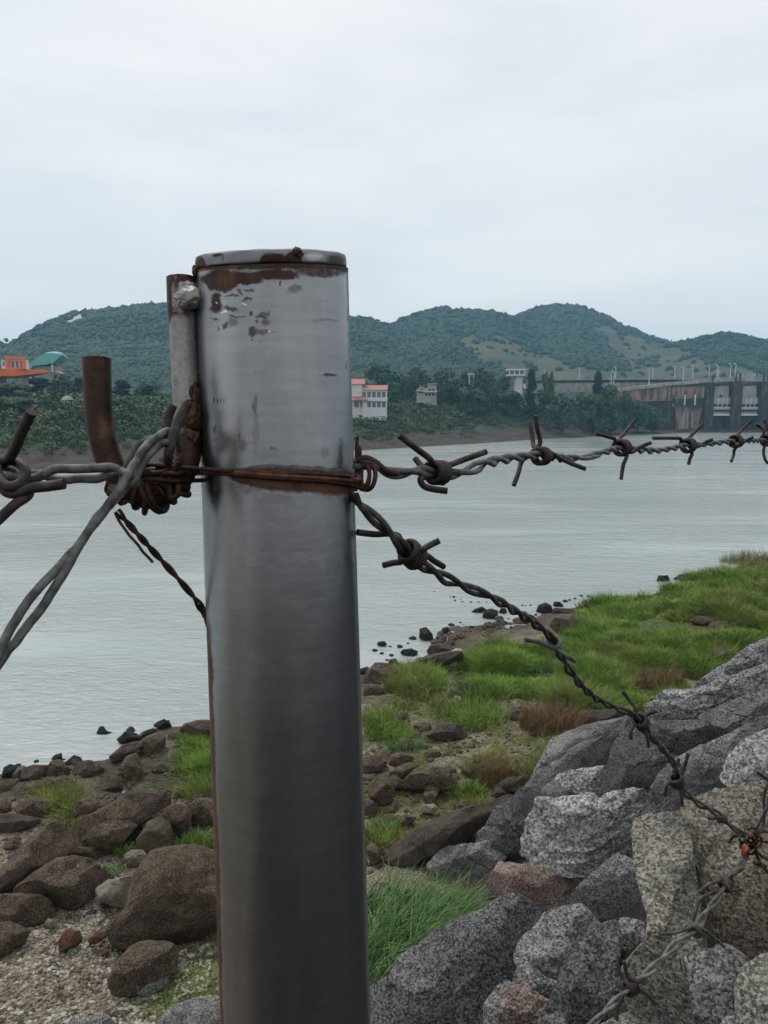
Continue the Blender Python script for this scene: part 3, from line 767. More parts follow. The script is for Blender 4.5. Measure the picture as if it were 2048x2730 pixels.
BB_ = 'brown boulders on the shore'
rows = [
 (c1([(848, 930), (900, 860), (965, 790), (978, 650), (985, 560), (1080, 400), (1200, 390), (1400, 378), (1560, 430), (1640, 520), (1680, 700), (1660, 980), (1450, 1010), (1250, 1055), (1000, 1062), (900, 1020)]), 'boulder', 'largest dark pitted boulder, just left of the post near the bottom'),
 (c1([(545, 330), (535, 200), (600, 150), (720, 100), (840, 30), (930, -30), (1060, -60), (1180, -45), (1250, 40), (1140, 130), (1000, 200), (800, 240), (640, 340)]), 'boulder', 'wide brown slab-like boulder in the middle of the left shore'),
 (c1([(620, 300), (680, 220), (800, 150), (920, 148), (1000, 200), (930, 300), (870, 400), (820, 430), (640, 350)]), 'boulder', 'dark humped boulder leaning on the wide brown one'),
 (c1([(1010, 300), (1080, 190), (1160, 145), (1230, 180), (1282, 260), (1260, 390), (1150, 420), (1030, 390)]), 'boulder_pale', 'rounded olive-grey boulder like an upright egg'),
 (c1([(1110, 140), (1250, 60), (1380, 48), (1412, 120), (1400, 210), (1350, 300), (1290, 310), (1240, 190), (1160, 150)]), 'boulder', 'dark boulder behind the egg-shaped olive one'),
 (c1([(1380, 60), (1450, 5), (1550, 0), (1575, 60), (1540, 200), (1460, 210), (1400, 130)]), 'boulder', 'dark boulder with a flat top close to the left side of the post'),
 (c1([(1540, 90), (1600, 60), (1660, 80), (1660, 210), (1560, 210)]), 'boulder', 'small boulder half hidden behind the left edge of the post'),
 (c1([(-80, 640), (0, 555), (110, 430), (190, 320), (300, 200), (340, 172), (440, 195), (500, 280), (522, 410), (430, 445), (400, 480), (260, 560), (150, 650), (-20, 720)]), 'boulder', 'tall peaked dark boulder at the left edge'),
 (c1([(138, 700), (150, 640), (260, 555), (400, 460), (520, 438), (640, 460), (760, 530), (850, 590), (730, 670), (700, 740), (560, 785), (400, 775), (240, 745)]), 'boulder', 'low turtle-backed boulder in front of the peaked one'),
 (c1([(715, 665), (790, 600), (920, 578), (985, 590), (985, 690), (950, 795), (860, 785), (730, 745)]), 'stone_pale', 'pale flat-topped slab tucked against the largest boulder'),
 (c1([(-80, 730), (20, 715), (130, 708), (280, 720), (355, 765), (400, 850), (280, 925), (160, 950), (0, 905), (-80, 880)]), 'boulder', 'rounded brown boulder cut by the left edge above the gravel'),
 (c1([(-80, 930), (50, 918), (200, 978), (170, 1060), (60, 1140), (-80, 1180)]), 'boulder', 'low dark boulder, lowest one at the left edge'),
 (c1([(818, 1310), (870, 1190), (940, 1110), (1020, 1070), (1200, 1058), (1300, 1120), (1290, 1280), (1200, 1310), (1100, 1385), (960, 1425), (850, 1400)]), 'boulder', 'sloping half-buried boulder below the largest one'),
 (c1([(980, 1400), (1020, 1300), (1110, 1255), (1230, 1290), (1220, 1370), (1110, 1430)]), 'granite', 'small grey stone on top of the half-buried boulder'),
 (c1([(545, 430), (550, 365), (660, 350), (750, 370), (770, 430), (700, 450)]), 'boulder_pale', 'flat brown slab between the turtle-backed and humped boulders'),
 (c1([(430, 445), (440, 385), (500, 390), (530, 440), (470, 455)]), 'boulder', 'small stone at the foot of the peaked boulder'),
 (c1([(910, 420), (960, 380), (1040, 380), (1080, 410), (1050, 480), (960, 500)]), 'stone_pale', 'pale grey stone below the egg-shaped olive boulder'),
 (c1([(325, 930), (350, 885), (410, 895), (415, 940), (370, 955)]), 'stone_pale', 'pale fist-like stone on the gravel by the left edge'),
 (c1([(430, 1050), (470, 975), (570, 980), (605, 1050), (540, 1095), (460, 1112)]), 'stone_red', 'larger reddish-brown stone lying on the bare gravel'),
 (c1([(660, 1030), (700, 982), (770, 985), (782, 1020), (720, 1060), (670, 1072)]), 'stone_red', 'middle reddish-brown stone on the bare gravel'),
 (c1([(740, 1150), (770, 1105), (805, 1120), (800, 1155), (760, 1165)]), 'stone_red', 'smallest reddish-brown stone on the bare gravel'),
 (c1([(540, 120), (560, 50), (640, 20), (740, 30), (700, 90), (620, 140)]), 'boulder', 'dark knob poking out behind the wide brown boulder'),
 (c2([(110, 1260), (150, 1205), (240, 1185), (330, 1210), (345, 1290), (300, 1340), (180, 1345)]), 'boulder', 'brown boulder with a domed top on the left shore'),
 (c2([(-60, 1260), (0, 1195), (70, 1220), (90, 1290), (20, 1310), (-60, 1310)]), 'boulder', 'dark round stone cut by the left edge above the peaked boulder'),
 (c2([(-60, 1390), (0, 1310), (110, 1300), (300, 1340), (220, 1400), (60, 1440)]), 'bed', 'flat mossy bedrock slab at the left edge'),
 (c2([(330, 1090), (350, 1045), (450, 1040), (525, 1035), (525, 1120), (480, 1170), (390, 1160)]), 'boulder', 'square dark rock with a flat top on the left shore'),
 (c2([(880, 960), (930, 880), (1000, 860), (1050, 940), (1040, 1040), (940, 1050), (900, 1010)]), 'boulder', 'upright brown rock standing behind the wide boulder near the grass'),
 (c2([(1340, 1090), (1370, 1030), (1430, 1020), (1460, 1070), (1440, 1100)]), 'boulder', 'small triangular rock in the grass left of the post'),
 (c2([(1350, 1220), (1450, 1160), (1540, 1150), (1560, 1200), (1400, 1240)]), 'bed', 'low brown rock behind the flat-topped boulder by the post'),
 (c2([(820, 870), (900, 790), (1000, 770), (1050, 800), (960, 880), (850, 920)]), 'bed', 'sloping bedrock tongue reaching the water on the left shore'),
 (c2([(1020, 810), (1080, 725), (1160, 700), (1215, 735), (1210, 810), (1150, 880), (1060, 850)]), 'boulder', 'dark round boulder at the waterline left of the post'),
 (c2([(860, 750), (920, 695), (1000, 705), (1050, 740), (980, 780), (900, 782)]), 'wet', 'wet dark boulder lying in the shallows beside the round one'),
 (c2([(1045, 730), (1070, 690), (1130, 665), (1160, 695), (1100, 720)]), 'wet', 'dark stone behind the round waterline boulder'),
 (c2([(1130, 650), (1160, 620), (1205, 600), (1250, 630), (1270, 665), (1200, 680)]), 'wet', 'peaked wet stone farthest out in the water left of the post'),
 (c2([(1235, 740), (1250, 705), (1330, 690), (1365, 730), (1320, 770)]), 'boulder', 'dark rock at the end of the brown bedrock by the water'),
 (c2([(1330, 680), (1360, 640), (1440, 612), (1600, 615), (1680, 640), (1680, 740), (1500, 750), (1380, 740)]), 'bed', 'brown bedrock shelf at the waterline touching the post'),
 (c2([(715, 705), (735, 655), (760, 655), (790, 690), (835, 698), (800, 712)]), 'wet', 'black fin-shaped rock standing alone in the water'),
 (c2([(20, 1020), (30, 960), (70, 935), (120, 950), (140, 1015), (80, 1035)]), 'wet', 'black blocky rock at the waterline by the left edge'),
 (c2([(165, 1040), (170, 960), (240, 940), (330, 940), (350, 1000), (280, 1050)]), 'bed', 'brown waterline rock next to the black blocky one'),
 (c2([(350, 1000), (370, 920), (430, 895), (500, 960), (510, 1020), (400, 1030)]), 'boulder', 'grey-brown peaked rock on the left waterline'),
 (c2([(380, 895), (410, 860), (450, 850), (462, 905), (430, 912)]), 'wet', 'small black stone perched behind the peaked waterline rock'),
 (c2([(480, 925), (540, 870), (590, 885), (610, 920), (560, 940)]), 'wet', 'small pointed stone at the water beyond the peaked rock'),
 (c2([(540, 1000), (560, 920), (650, 905), (740, 960), (700, 1020), (600, 1030)]), 'bed', 'rounded bedrock hump on the left waterline'),
 (c2([(560, 1300), (560, 1210), (640, 1190), (740, 1220), (700, 1300), (600, 1335)]), 'boulder', 'dark rock with a white pebble on it, behind the wide brown boulder'),
 # right of the post
 (c8([(225, 180), (300, 108), (380, 92), (425, 220), (405, 300), (310, 325), (235, 265)]), 'boulder', 'upright angular brown rock just right of the post'),
 (c8([(410, 190), (520, 100), (700, 38), (830, 60), (865, 200), (760, 220), (640, 205), (460, 200)]), 'boulder', 'large rounded brown boulder right of the angular rock'),
 (c8([(380, 90), (440, 40), (560, 5), (600, 30), (500, 100), (420, 150)]), 'boulder', 'narrow brown rock leaning behind the large rounded boulder'),
 (c8([(635, 235), (650, 190), (700, 168), (755, 210), (740, 250), (680, 252)]), 'boulder_pale', 'small light-brown stone in front of the large rounded boulder'),
 (c8([(160, 75), (190, -20), (280, -40), (370, 0), (340, 70), (240, 90)]), 'boulder', 'dark boulder just right of the post, above the angular rock'),
 (c8([(370, 20), (400, -40), (480, -60), (560, -30), (560, 10), (440, 40)]), 'boulder', 'brown pyramid-like rock behind the boulders by the post'),
 (c8([(590, 370), (640, 320), (710, 312), (745, 350), (700, 385)]), 'stone_pale', 'pale pointed stone on the moss right of the post'),
 (c8([(215, 640), (250, 600), (310, 640), (330, 720), (240, 740)]), 'boulder_pale', 'brown stone at the post behind the long grass'),
 (c8([(330, 700), (400, 600), (600, 500), (760, 440), (950, 340), (1200, 290), (1380, 205), (1260, 330), (1040, 520), (900, 640), (700, 700), (450, 760)]), 'bed', 'long brown layered bedrock slab behind the long green grass'),
 (c8([(700, 760), (820, 660), (1000, 640), (1180, 600), (1240, 680), (1120, 830), (900, 900), (760, 860)]), 'granite', 'low grey bedrock behind the long green grass'),
 (c8([(1150, 190), (1250, 120), (1400, 110), (1420, 180), (1250, 230)]), 'bed', 'rounded brown rock beside the reddish dry grass'),
 (c6([(455, 960), (540, 935), (700, 930), (760, 960), (700, 1030), (560, 1050), (480, 1030)]), 'bed', 'flat-topped brown boulder at the foot of the granite ridge'),
 (c6([(340, 1100), (400, 1070), (470, 1090), (440, 1130), (360, 1130)]), 'bed', 'small brown rock under the flat-topped brown boulder'),
 (c6([(1290, 600), (1320, 545), (1360, 528), (1400, 570), (1430, 610), (1380, 660), (1310, 650)]), 'boulder', 'craggy dark rock in the grass at the crest'),
 (c6([(1310, 700), (1340, 655), (1390, 670), (1400, 705), (1340, 715)]), 'granite_dark', 'dark stone at the edge of the grass, below the craggy rock'),
 (c6([(1190, 800), (1220, 760), (1280, 745), (1260, 800), (1210, 812)]), 'granite_dark', 'dark little stone at the crest above the long pale slab'),
 (c6([(880, 770), (920, 740), (980, 760), (985, 800), (910, 805)]), 'boulder', 'low dark stone in the grass above the ridge'),
 (c6([(820, 890), (850, 850), (930, 855), (950, 880), (880, 910)]), 'boulder', 'brown stone where the grass meets the ridge'),
 (c6([(1160, 370), (1200, 335), (1290, 345), (1350, 375), (1250, 400)]), 'boulder', 'dark rock sticking out of the bright green grass'),
 (c6([(1270, 410), (1310, 375), (1390, 370), (1405, 400), (1380, 440), (1300, 435)]), 'boulder', 'brownish rock just right of the dark one in the bright green grass'),
 (c6([(1090, 495), (1140, 475), (1210, 480), (1220, 505), (1140, 520)]), 'boulder', 'flat dark rock low in the bright green grass'),
 (c6([(955, 115), (968, 82), (1025, 80), (1036, 112), (1000, 122)]), 'wet', 'dark square rock at the water by the tip of the grass bank'),
 (c6([(1060, 105), (1100, 75), (1150, 72), (1190, 85), (1120, 115)]), 'wet', 'low dark rock at the water by the tip of the grass bank'),
 (c5([(1170, 760), (1200, 715), (1300, 700), (1340, 740), (1390, 795), (1330, 820), (1220, 815)]), 'boulder', 'big brown boulder on the beach by the bright grass'),
 (c5([(1180, 690), (1200, 665), (1300, 670), (1340, 685), (1270, 700)]), 'bed', 'flat brown rock behind the big beach boulder'),
 (c5([(1098, 685), (1110, 650), (1150, 635), (1180, 650), (1195, 690), (1130, 695)]), 'wet', 'dark rounded rock at the waterline next to the sagging wire'),
 (c5([(1190, 650), (1200, 630), (1230, 632), (1250, 655), (1210, 660)]), 'wet', 'small dark rock beyond the rounded waterline rock'),
 (c5([(1330, 680), (1355, 625), (1375, 620), (1400, 660), (1395, 690)]), 'bed', 'pointed brown rock on the far end of the beach'),
 (c5([(1390, 630), (1410, 614), (1450, 615), (1465, 632), (1420, 640)]), 'boulder', 'brown rock at the far end of the beach before the grass'),
 (c5([(380, 1000), (440, 950), (540, 915), (680, 900), (700, 940), (600, 985), (450, 1010)]), 'bed', 'smooth brown bedrock sloping into the water right of the post'),
 (c5([(490, 910), (510, 875), (560, 860), (620, 870), (650, 890), (590, 915), (520, 925)]), 'boulder', 'brown rock at the waterline, the one beside the white litter'),
 (c5([(140, 1075), (150, 1020), (210, 970), (270, 975), (345, 1020), (340, 1060), (280, 1085), (200, 1090)]), 'boulder', 'dark layered boulder at the water just right of the post'),
 (c5([(275, 985), (290, 950), (320, 945), (365, 1000), (310, 1010)]), 'wet', 'dark leaning slab behind the layered boulder'),
 (c5([(120, 1030), (125, 1000), (160, 990), (200, 1005), (170, 1040)]), 'wet', 'dark stone touching the right side of the post'),
 (c5([(450, 830), (455, 780), (490, 772), (525, 810), (530, 840), (490, 850)]), 'wet', 'dark stepped rock at the waterline'),
 (c5([(800, 715), (810, 680), (850, 670), (888, 680), (888, 720), (840, 728)]), 'wet', 'dark squared rock standing in the shallows'),
 (c5([(735, 692), (760, 670), (800, 658), (825, 675), (790, 692)]), 'wet', 'dark low rock left of the squared rock in the shallows'),
 (c5([(890, 690), (905, 665), (930, 668), (938, 690), (910, 698)]), 'wet', 'small dark rock right of the squared rock in the shallows'),
 (c5([(572, 800), (580, 775), (610, 770), (625, 795), (600, 808)]), 'wet', 'small dark rock in front of the beach rubble'),
 (c5([(525, 870), (510, 850), (540, 835), (570, 860)]), 'boulder', 'small brown rock between the stepped rock and the litter'),
 (c5([(345, 915), (360, 895), (410, 888), (445, 905), (440, 925), (380, 930)]), 'wet', 'low dark rock alone in the shallows before the beach'),
 (c5([(215, 868), (225, 852), (260, 848), (275, 865), (250, 880)]), 'wet', 'round dark rock farthest left in the shallows right of the post'),
 (c5([(480, 1370), (560, 1310), (660, 1305), (720, 1340), (700, 1390), (560, 1400)]), 'bed', 'mossy bedrock hump right of the post'),
 (c5([(140, 1150), (150, 1090), (210, 1085), (260, 1120), (230, 1160)]), 'boulder', 'mossy stone by the post on the beach'),
 (c5([(290, 1290), (330, 1240), (390, 1245), (400, 1290), (330, 1310)]), 'boulder', 'dark stone amid the sparse grass right of the post'),
 (c5([(180, 1310), (190, 1275), (230, 1280), (240, 1310)]), 'boulder', 'small dark stone amid sparse grass close to the post'),
 (c5([(635, 1180), (650, 1150), (685, 1155), (690, 1190), (655, 1200)]), 'stone_pale', 'white-grey stone lying on the mossy beach'),
 (c5([(830, 1180), (850, 1158), (885, 1170), (880, 1190)]), 'stone_pale', 'small white-grey stone nearer the long grass'),
 (c5([(910, 1270), (980, 1230), (1060, 1230), (1040, 1290), (940, 1310)]), 'bed', 'brown rock beneath the reddish grass'),
]
for i, (poly, mat, lab) in enumerate(rows):
    w_ = max(p[0] for p in poly) - min(p[0] for p in poly)
    cat = 'rock' if w_ < 60 else 'boulder'
    rock_outline('rock' if w_ < 60 else 'boulder', poly, mat, lab, cat, BB_, thick=.95, lvl=6 if w_ > 110 else 5 if w_ > 40 else 4, sq=.66, facets=9, rough=.075, seed=i)

# little stones: rubble and stones standing in the water, copies of five shapes
stones = []
for k in range(6):
    V, Fc = ico(4); o3 = np.random.default_rng(90 + k).random(3) * 30; rg = np.random.default_rng(70 + k)
    Q = V * np.array([1.0, .8, .62])
    for i in range(9):
        f = rg.normal(size=3); f /= np.linalg.norm(f); d = Q @ f; Q = Q - np.maximum(d - d.max() * rg.uniform(.65, .9), 0)[:, None] * f
    Q = Q * (1 + .16 * fbm(V[:, 0] * 1.6 + o3[0], V[:, 1] * 1.6 + o3[1], V[:, 2] * 1.6 + o3[2], 4))[:, None]
    stones.append((Q, Fc))
smesh = {}
LM = [((640, 2230), 'the post'), ((460, 2320), 'the largest dark boulder'), ((325, 2170), 'the wide brown slab-like boulder'), ((410, 2230), 'the egg-shaped olive boulder'), ((90, 2280), 'the peaked dark boulder'), ((170, 2345), 'the turtle-backed boulder'),
      ((85, 2160), 'the domed brown boulder'), ((155, 2095), 'the square flat-topped rock'), ((350, 2050), 'the upright brown rock near the grass'), ((400, 1990), 'the dark round waterline boulder'), ((520, 1955), 'the brown bedrock shelf'), ((45, 2055), 'the black blocky waterline rock'),
      ((160, 2045), 'the peaked waterline rock'), ((235, 2060), 'the rounded bedrock hump'), ((1020, 2105), 'the upright angular brown rock'), ((1130, 2080), 'the large rounded brown boulder'), ((1160, 2150), 'the pale pointed stone'), ((1190, 1955), 'the mossy bedrock hump'),
      ((1330, 2060), 'the rust-coloured dry grass clump'), ((1470, 1930), 'the reddish brown grass clump'), ((1020, 1795), 'the dark layered boulder'), ((1130, 1735), 'the litter by the waterline rock'), ((1135, 1692), 'the dark stepped rock'), ((1310, 1640), 'the dark squared rock in the shallows'),
      ((1290, 1865), 'the dark leafy bush'), ((1230, 1868), 'the white-grey stone'), ((1065, 1910), 'the dark stone amid sparse grass'), ((1450, 1625), 'the rounded waterline rock'), ((1510, 1670), 'the big brown beach boulder'), ((1660, 1588), 'the far end of the beach'), ((215, 1947), 'the black fin-shaped rock'), ((550, 2210), 'the flat-topped boulder by the post')]
_used = set()
def rel_label(px, py, what):
    d = sorted(LM, key=lambda q: math.hypot(q[0][0] - px, (q[0][1] - py) * 1.3))
    cands = []
    for (c_, nm) in d[:3]:
        dx, dy = px - c_[0], py - c_[1]
        side = ('left of ' if dx < 0 else 'right of ') if abs(dx) > abs(dy) else ('beyond ' if dy < 0 else 'in front of ')
        cands.append(side + nm)
    for t_ in (cands[0], cands[1], cands[0] + ' and ' + cands[1], cands[0] + ' and ' + cands[2]):
        l_ = what + ', ' + t_
        if l_ not in _used and len(l_.split()) <= 15: _used.add(l_); return l_
    return what + ', ' + cands[0]
SHADE = {'bed': 'brown', 'boulder': 'dark brown', 'boulder_pale': 'olive grey', 'wet': 'blackish wet'}
def stone(px, py, wpx, mat, label, group, rg, name='rock', zoff=.15, flat=1.0):
    if label.startswith(('smaller brown', 'brown stone', 'small wet', 'low wet')):
        kind_ = 'stone' if wpx < 30 else 'rock'
        size_ = 'tiny ' if wpx < 10 else 'small ' if wpx < 22 else 'smallish ' if wpx < 45 else 'mid-sized '
        where_ = ' in water' if label.startswith(('small wet', 'low wet')) else ' in rubble' if label.startswith('brown stone') else ''
        label = rel_label(px, py, size_ + SHADE[mat] + ' ' + kind_ + where_)
    g = raycast(px, py, gflat, n=1200)
    if g is None: return
    d = (g - EYE) @ FW; r = .5 * wpx * d / F
    k = int(rg.integers(0, 6))
    if (k, mat) not in smesh:
        o = mesh_np(name, stones[k][0], stones[k][1], M[mat], smooth=True); smesh[(k, mat)] = o.data
    else: o = bpy.data.objects.new(name, smesh[(k, mat)]); COL.link(o)
    o.location = (g[0], g[1], g[2] + r * zoff); o.scale = (r, r, r * flat); o.rotation_euler = (rg.normal() * .15, rg.normal() * .15, rg.random() * 6.28)
    tag(o, label, 'rock', group)
rg = np.random.default_rng(8)
for (a_, b_, w_) in [(208, 902, 40), (415, 838, 50), (345, 882, 45), (630, 762, 44), (245, 918, 30), (292, 880, 22), (390, 862, 20), (298, 930, 35), (680, 748, 20), (842, 748, 22), (890, 752, 18),
                     (910, 738, 16), (275, 955, 26), (945, 725, 16), (1260, 630, 36), (1284, 624, 24), (1313, 616, 26)]:
    p_ = c5([(a_, b_)])[0]; stone(p_[0], p_[1], w_ * .482, 'wet', 'small wet stone just showing above the shallow water right of the post', 'small stones in the shallows', rg, flat=.7)
for (a_, b_, w_) in [(623, 602, 12), (643, 606, 24), (650, 625, 18), (680, 620, 12), (690, 632, 16), (738, 634, 18), (780, 634, 16), (824, 633, 14), (1022, 652, 16), (1040, 655, 14), (1068, 652, 18),
                     (1348, 600, 26), (1385, 603, 24), (535, 575, 12)]:
    p_ = c5([(a_, b_)])[0]; stone(p_[0], p_[1], w_ * .482, 'wet', 'tiny dark stone in the line of stones farther out in the water', 'line of stones out in the water', rg, flat=.8)
for (a_, b_, w_) in [(960, 690, 90), (1230, 625, 60), (270, 915, 50), (130, 945, 60), (470, 900, 30)]:
    p_ = c2([(a_, b_)])[0]; stone(p_[0], p_[1], w_ * .36, 'wet', 'low wet stone breaking the water along the left shore', 'wet stones along the left shore', rg, flat=.6)
for i in range(46):                                 # rubble of the beach between water and grass
    t_ = rg.random(); a_ = 530 + 620 * t_; b_ = 850 - 150 * t_ + rg.normal() * 18
    p_ = c5([(a_, b_)])[0]; stone(p_[0], p_[1], rg.uniform(10, 34), ['bed', 'boulder', 'wet', 'boulder_pale'][int(rg.integers(0, 4))], 'brown stone in the rubble strip between the water and the green grass', 'rubble on the beach', rg)
spots = [(60, 2110), (160, 2140), (230, 2230), (20, 2250), (300, 2090), (440, 2110), (500, 2090), (250, 2160), (120, 2190), (540, 2150), (420, 2060), (1000, 2070), (1100, 2060), (1180, 2050), (1010, 2010),
         (1230, 2010), (1090, 1990), (1300, 2040), (1010, 1890), (1060, 1930), (1160, 1900), (1120, 1960), (1010, 1960), (1340, 2120), (1240, 2160), (1080, 2190), (1000, 2170), (1140, 2120), (560, 2060), (460, 2320), (250, 2280), (40, 2170),
         (30, 2110), (100, 2120), (330, 2120), (390, 2130), (200, 2100), (480, 2130), (1160, 2040), (1210, 2100), (1060, 2100), (1260, 2080), (70, 2060), (120, 2070), (210, 2040), (250, 2050)]
for i, (a_, b_) in enumerate(spots):
    stone(a_ + rg.normal() * 14, b_ + rg.normal() * 10, rg.uniform(24, 70), ['bed', 'boulder', 'boulder', 'boulder_pale'][int(rg.integers(0, 4))], 'smaller brown rock scattered on the mossy beach between the larger boulders', 'small rocks on the mossy beach', rg)

# gravel: a mass
def stuff_stones(name, n, region, rlo, rhi, mat, label, rg, dark=False):
    iv, iff = ico(1); xs_, ys_, rs_ = [], [], []
    tries = 0
    b = np.array(region); x0, y0 = b.min(0); x1, y1 = b.max(0)
    pxs = rg.uniform(x0, x1, n * 3); pys = rg.uniform(y0, y1, n * 3)
    ok = in_poly(pxs, pys, region); pxs, pys = pxs[ok][:n], pys[ok][:n]
    # cast all the rays onto the smooth ground at once, then settle on the rough one
    d = FW[None] + RT[None] * ((pxs - 1024) / F)[:, None] - UP[None] * ((pys - 1365) / F)[:, None]
    t = np.geomspace(6, 90, 420); best = np.full(len(pxs), np.nan)
    for tt in t:
        X = EYE + d * tt; m_ = np.isnan(best) & (X[:, 2] < gflat(X[:, 0], X[:, 1])); best[m_] = tt
    X = EYE + d * (best * rg.uniform(.982, 1.0, len(best)))[:, None]; k = ~np.isnan(best); X = X[k]
    z = gz_near(X[:, 0], X[:, 1]); k = (z > -.02); X = X[k]; z = z[k]
    r = rg.uniform(rlo, rhi, len(X)) * rg.uniform(.5, 1.2, len(X))
    Q = iv[None] * (1 + .25 * rg.normal(size=(len(X), len(iv), 1)) * .6) * np.stack([r, r * rg.uniform(.6, 1, len(X)), r * .55], -1)[:, None, :]
    th = rg.uniform(0, 6.28, len(X)); cs, sn = np.cos(th)[:, None], np.sin(th)[:, None]
    Vv = np.stack([Q[:, :, 0] * cs - Q[:, :, 1] * sn, Q[:, :, 0] * sn + Q[:, :, 1] * cs, Q[:, :, 2]], -1) + np.stack([X[:, 0], X[:, 1], z + r * .15], -1)[:, None, :]
    Ff = (iff[None] + (np.arange(len(X)) * len(iv))[:, None, None]).reshape(-1, 3)
    tag(mesh_np(name, Vv.reshape(-1, 3), Ff, mat, smooth=False), label, None, kind='stuff')
mg = Mat('gravel stones', .9, 0, .3)
vv = mg.voro(9, out='Color'); sp = mg.n('ShaderNodeSeparateColor'); mg.l(vv, sp.inputs[0])
mg.col(mg.ramp(sp.outputs[0], [(.1, (.10, .08, .06)), (.4, (.20, .17, .13)), (.7, (.31, .28, .22)), (.95, (.45, .43, .37))]))
stuff_stones('gravel', 5200, full([(-60, 2500), (120, 2420), (380, 2370), (560, 2520), (600, 2730), (-80, 2800)]), .02, .055, mg.m, 'tan and white gravel spread over bare soil', np.random.default_rng(31))
stuff_stones('pebbles', 2600, full([(-60, 2080), (300, 2010), (1000, 1880), (1540, 1660), (1560, 1980), (1250, 2200), (960, 2330), (600, 2330), (-60, 2500)]), .03, .11, M['boulder_pale'], 'pebbles and broken stone strewn over the mossy beach', np.random.default_rng(32))

# ------------------------------------------------------------------ grass
def blades(base, hgt, wid, lean, rg, seg=3, leandir=None):
    """curved tapering blades; base (N,3)"""
    N = len(base)
    th = rg.uniform(0, 6.28, N); sd = np.stack([np.cos(th), np.sin(th), 0 * th], -1)
    ld = rg.uniform(0, 6.28, N) if leandir is None else leandir + rg.normal(size=N) * .7
    ldv = np.stack([np.cos(ld), np.sin(ld), 0 * ld], -1)
    rows_ = []
    for k in range(seg + 1):
        u = k / seg
        p = base + np.array([0, 0, 1.]) * (hgt * (u - .35 * lean * u * u))[:, None] + ldv * (hgt * lean * u * u)[:, None]
        w = (wid * (1 - u) ** .7)[:, None]
        rows_ += [p - sd * w, p + sd * w] if k < seg else [p]
    Vv = np.stack(rows_, 1); n = Vv.shape[1]
    f = []
    for k in range(seg - 1): f += [(2 * k, 2 * k + 1, 2 * k + 3), (2 * k, 2 * k + 3, 2 * k + 2)]
    f.append((2 * seg - 2, 2 * seg - 1, 2 * seg))
    Ff = (np.array(f)[None] + (np.arange(N) * n)[:, None, None]).reshape(-1, 3)
    return Vv.reshape(-1, 3), Ff
def cast_many(pxs, pys, t1=110, n=320):
    d = FW[None] + RT[None] * ((pxs - 1024) / F)[:, None] - UP[None] * ((pys - 1365) / F)[:, None]
    best = np.full(len(pxs), np.nan)
    for tt in np.geomspace(6, t1, n):
        m_ = np.isnan(best)
        if not m_.any(): break
        X = EYE + d[m_] * tt; h_ = X[:, 2] < gflat(X[:, 0], X[:, 1]); idx = np.nonzero(m_)[0][h_]; best[idx] = tt
    k = ~np.isnan(best); X = EYE + d[k] * (best[k] * rg.uniform(.985, 1.0, k.sum()))[:, None]
    X[:, 2] = gz_near(X[:, 0], X[:, 1]); return X
rg = np.random.default_rng(44)
GV, GF, off = [], [], 0; OV, OF, off2 = [], [], 0
for poly, dn, h in GRASS_REG:
    P_ = np.array(poly); x, y = P_[:, 0], P_[:, 1]
    area = abs((x * np.roll(y, -1) - y * np.roll(x, -1)).sum()) / 2
    n = int(area * dn * (1.05 if dn > .8 else .55))
    pxs = rg.uniform(x.min(), x.max(), n * 2); pys = rg.uniform(y.min(), y.max(), n * 2)
    k = in_poly(pxs + rg.normal(size=n * 2) * 9, pys + rg.normal(size=n * 2) * 7, poly)
    per = 16
    X = cast_many(pxs[k][:n // 9], pys[k][:n // 9]); X = X[X[:, 2] > .05]
    X = X[sdist(X[:, 0], X[:, 1], FT) < .9]
    lump = np.clip(.8 + 1.5 * fbm(X[:, 0] * .7, X[:, 1] * .7, 3, 3), .2, 1.8) * rg.uniform(.6, 1.35, len(X))
    if True:
        kk = lump > (.75 if dn < .8 else .42); X, lump = X[kk], lump[kk]
    dist = np.linalg.norm(X - EYE, axis=1)
    olive = (fbm(X[:, 0] * .35, X[:, 1] * .35, 8, 3) + .25 * rg.normal(size=len(X))) > (.22 if dn > .8 else .0)
    for sel, tgt in ((~olive, 0), (olive, 1)):
        if sel.sum() == 0: continue
        C_ = np.repeat(X[sel], per, axis=0); hh = np.repeat(h * lump[sel], per) * rg.uniform(.55, 1.3, len(C_)); dd = np.repeat(dist[sel], per)
        a_ = rg.uniform(0, 6.28, len(C_)); q_ = rg.random(len(C_)) ** .6 * np.repeat(.10 + .16 * lump[sel], per)
        B = C_ + np.stack([q_ * np.cos(a_), q_ * np.sin(a_), 0 * q_ - .03], -1)
        Vb, Fb = blades(B, hh * 1.25, np.maximum(.007, dd * .00052), rg.uniform(.2, 1.1, len(B)), rg, 2, a_ + .5)
        if tgt == 0: GV.append(Vb); GF.append(Fb + off); off += len(Vb)
        else: OV.append(Vb); OF.append(Fb + off2); off2 += len(Vb)
tag(mesh_np('grass', np.vstack(GV), np.vstack(GF), M['grass'], smooth=False), 'bright green grass on the near bank', None, kind='stuff')
tag(mesh_np('olive_grass', np.vstack(OV), np.vstack(OF), M['grass_olive'], smooth=False), 'yellowish olive grass mixed into the green bank', None, kind='stuff')
print('blades', (off + off2) // 5)

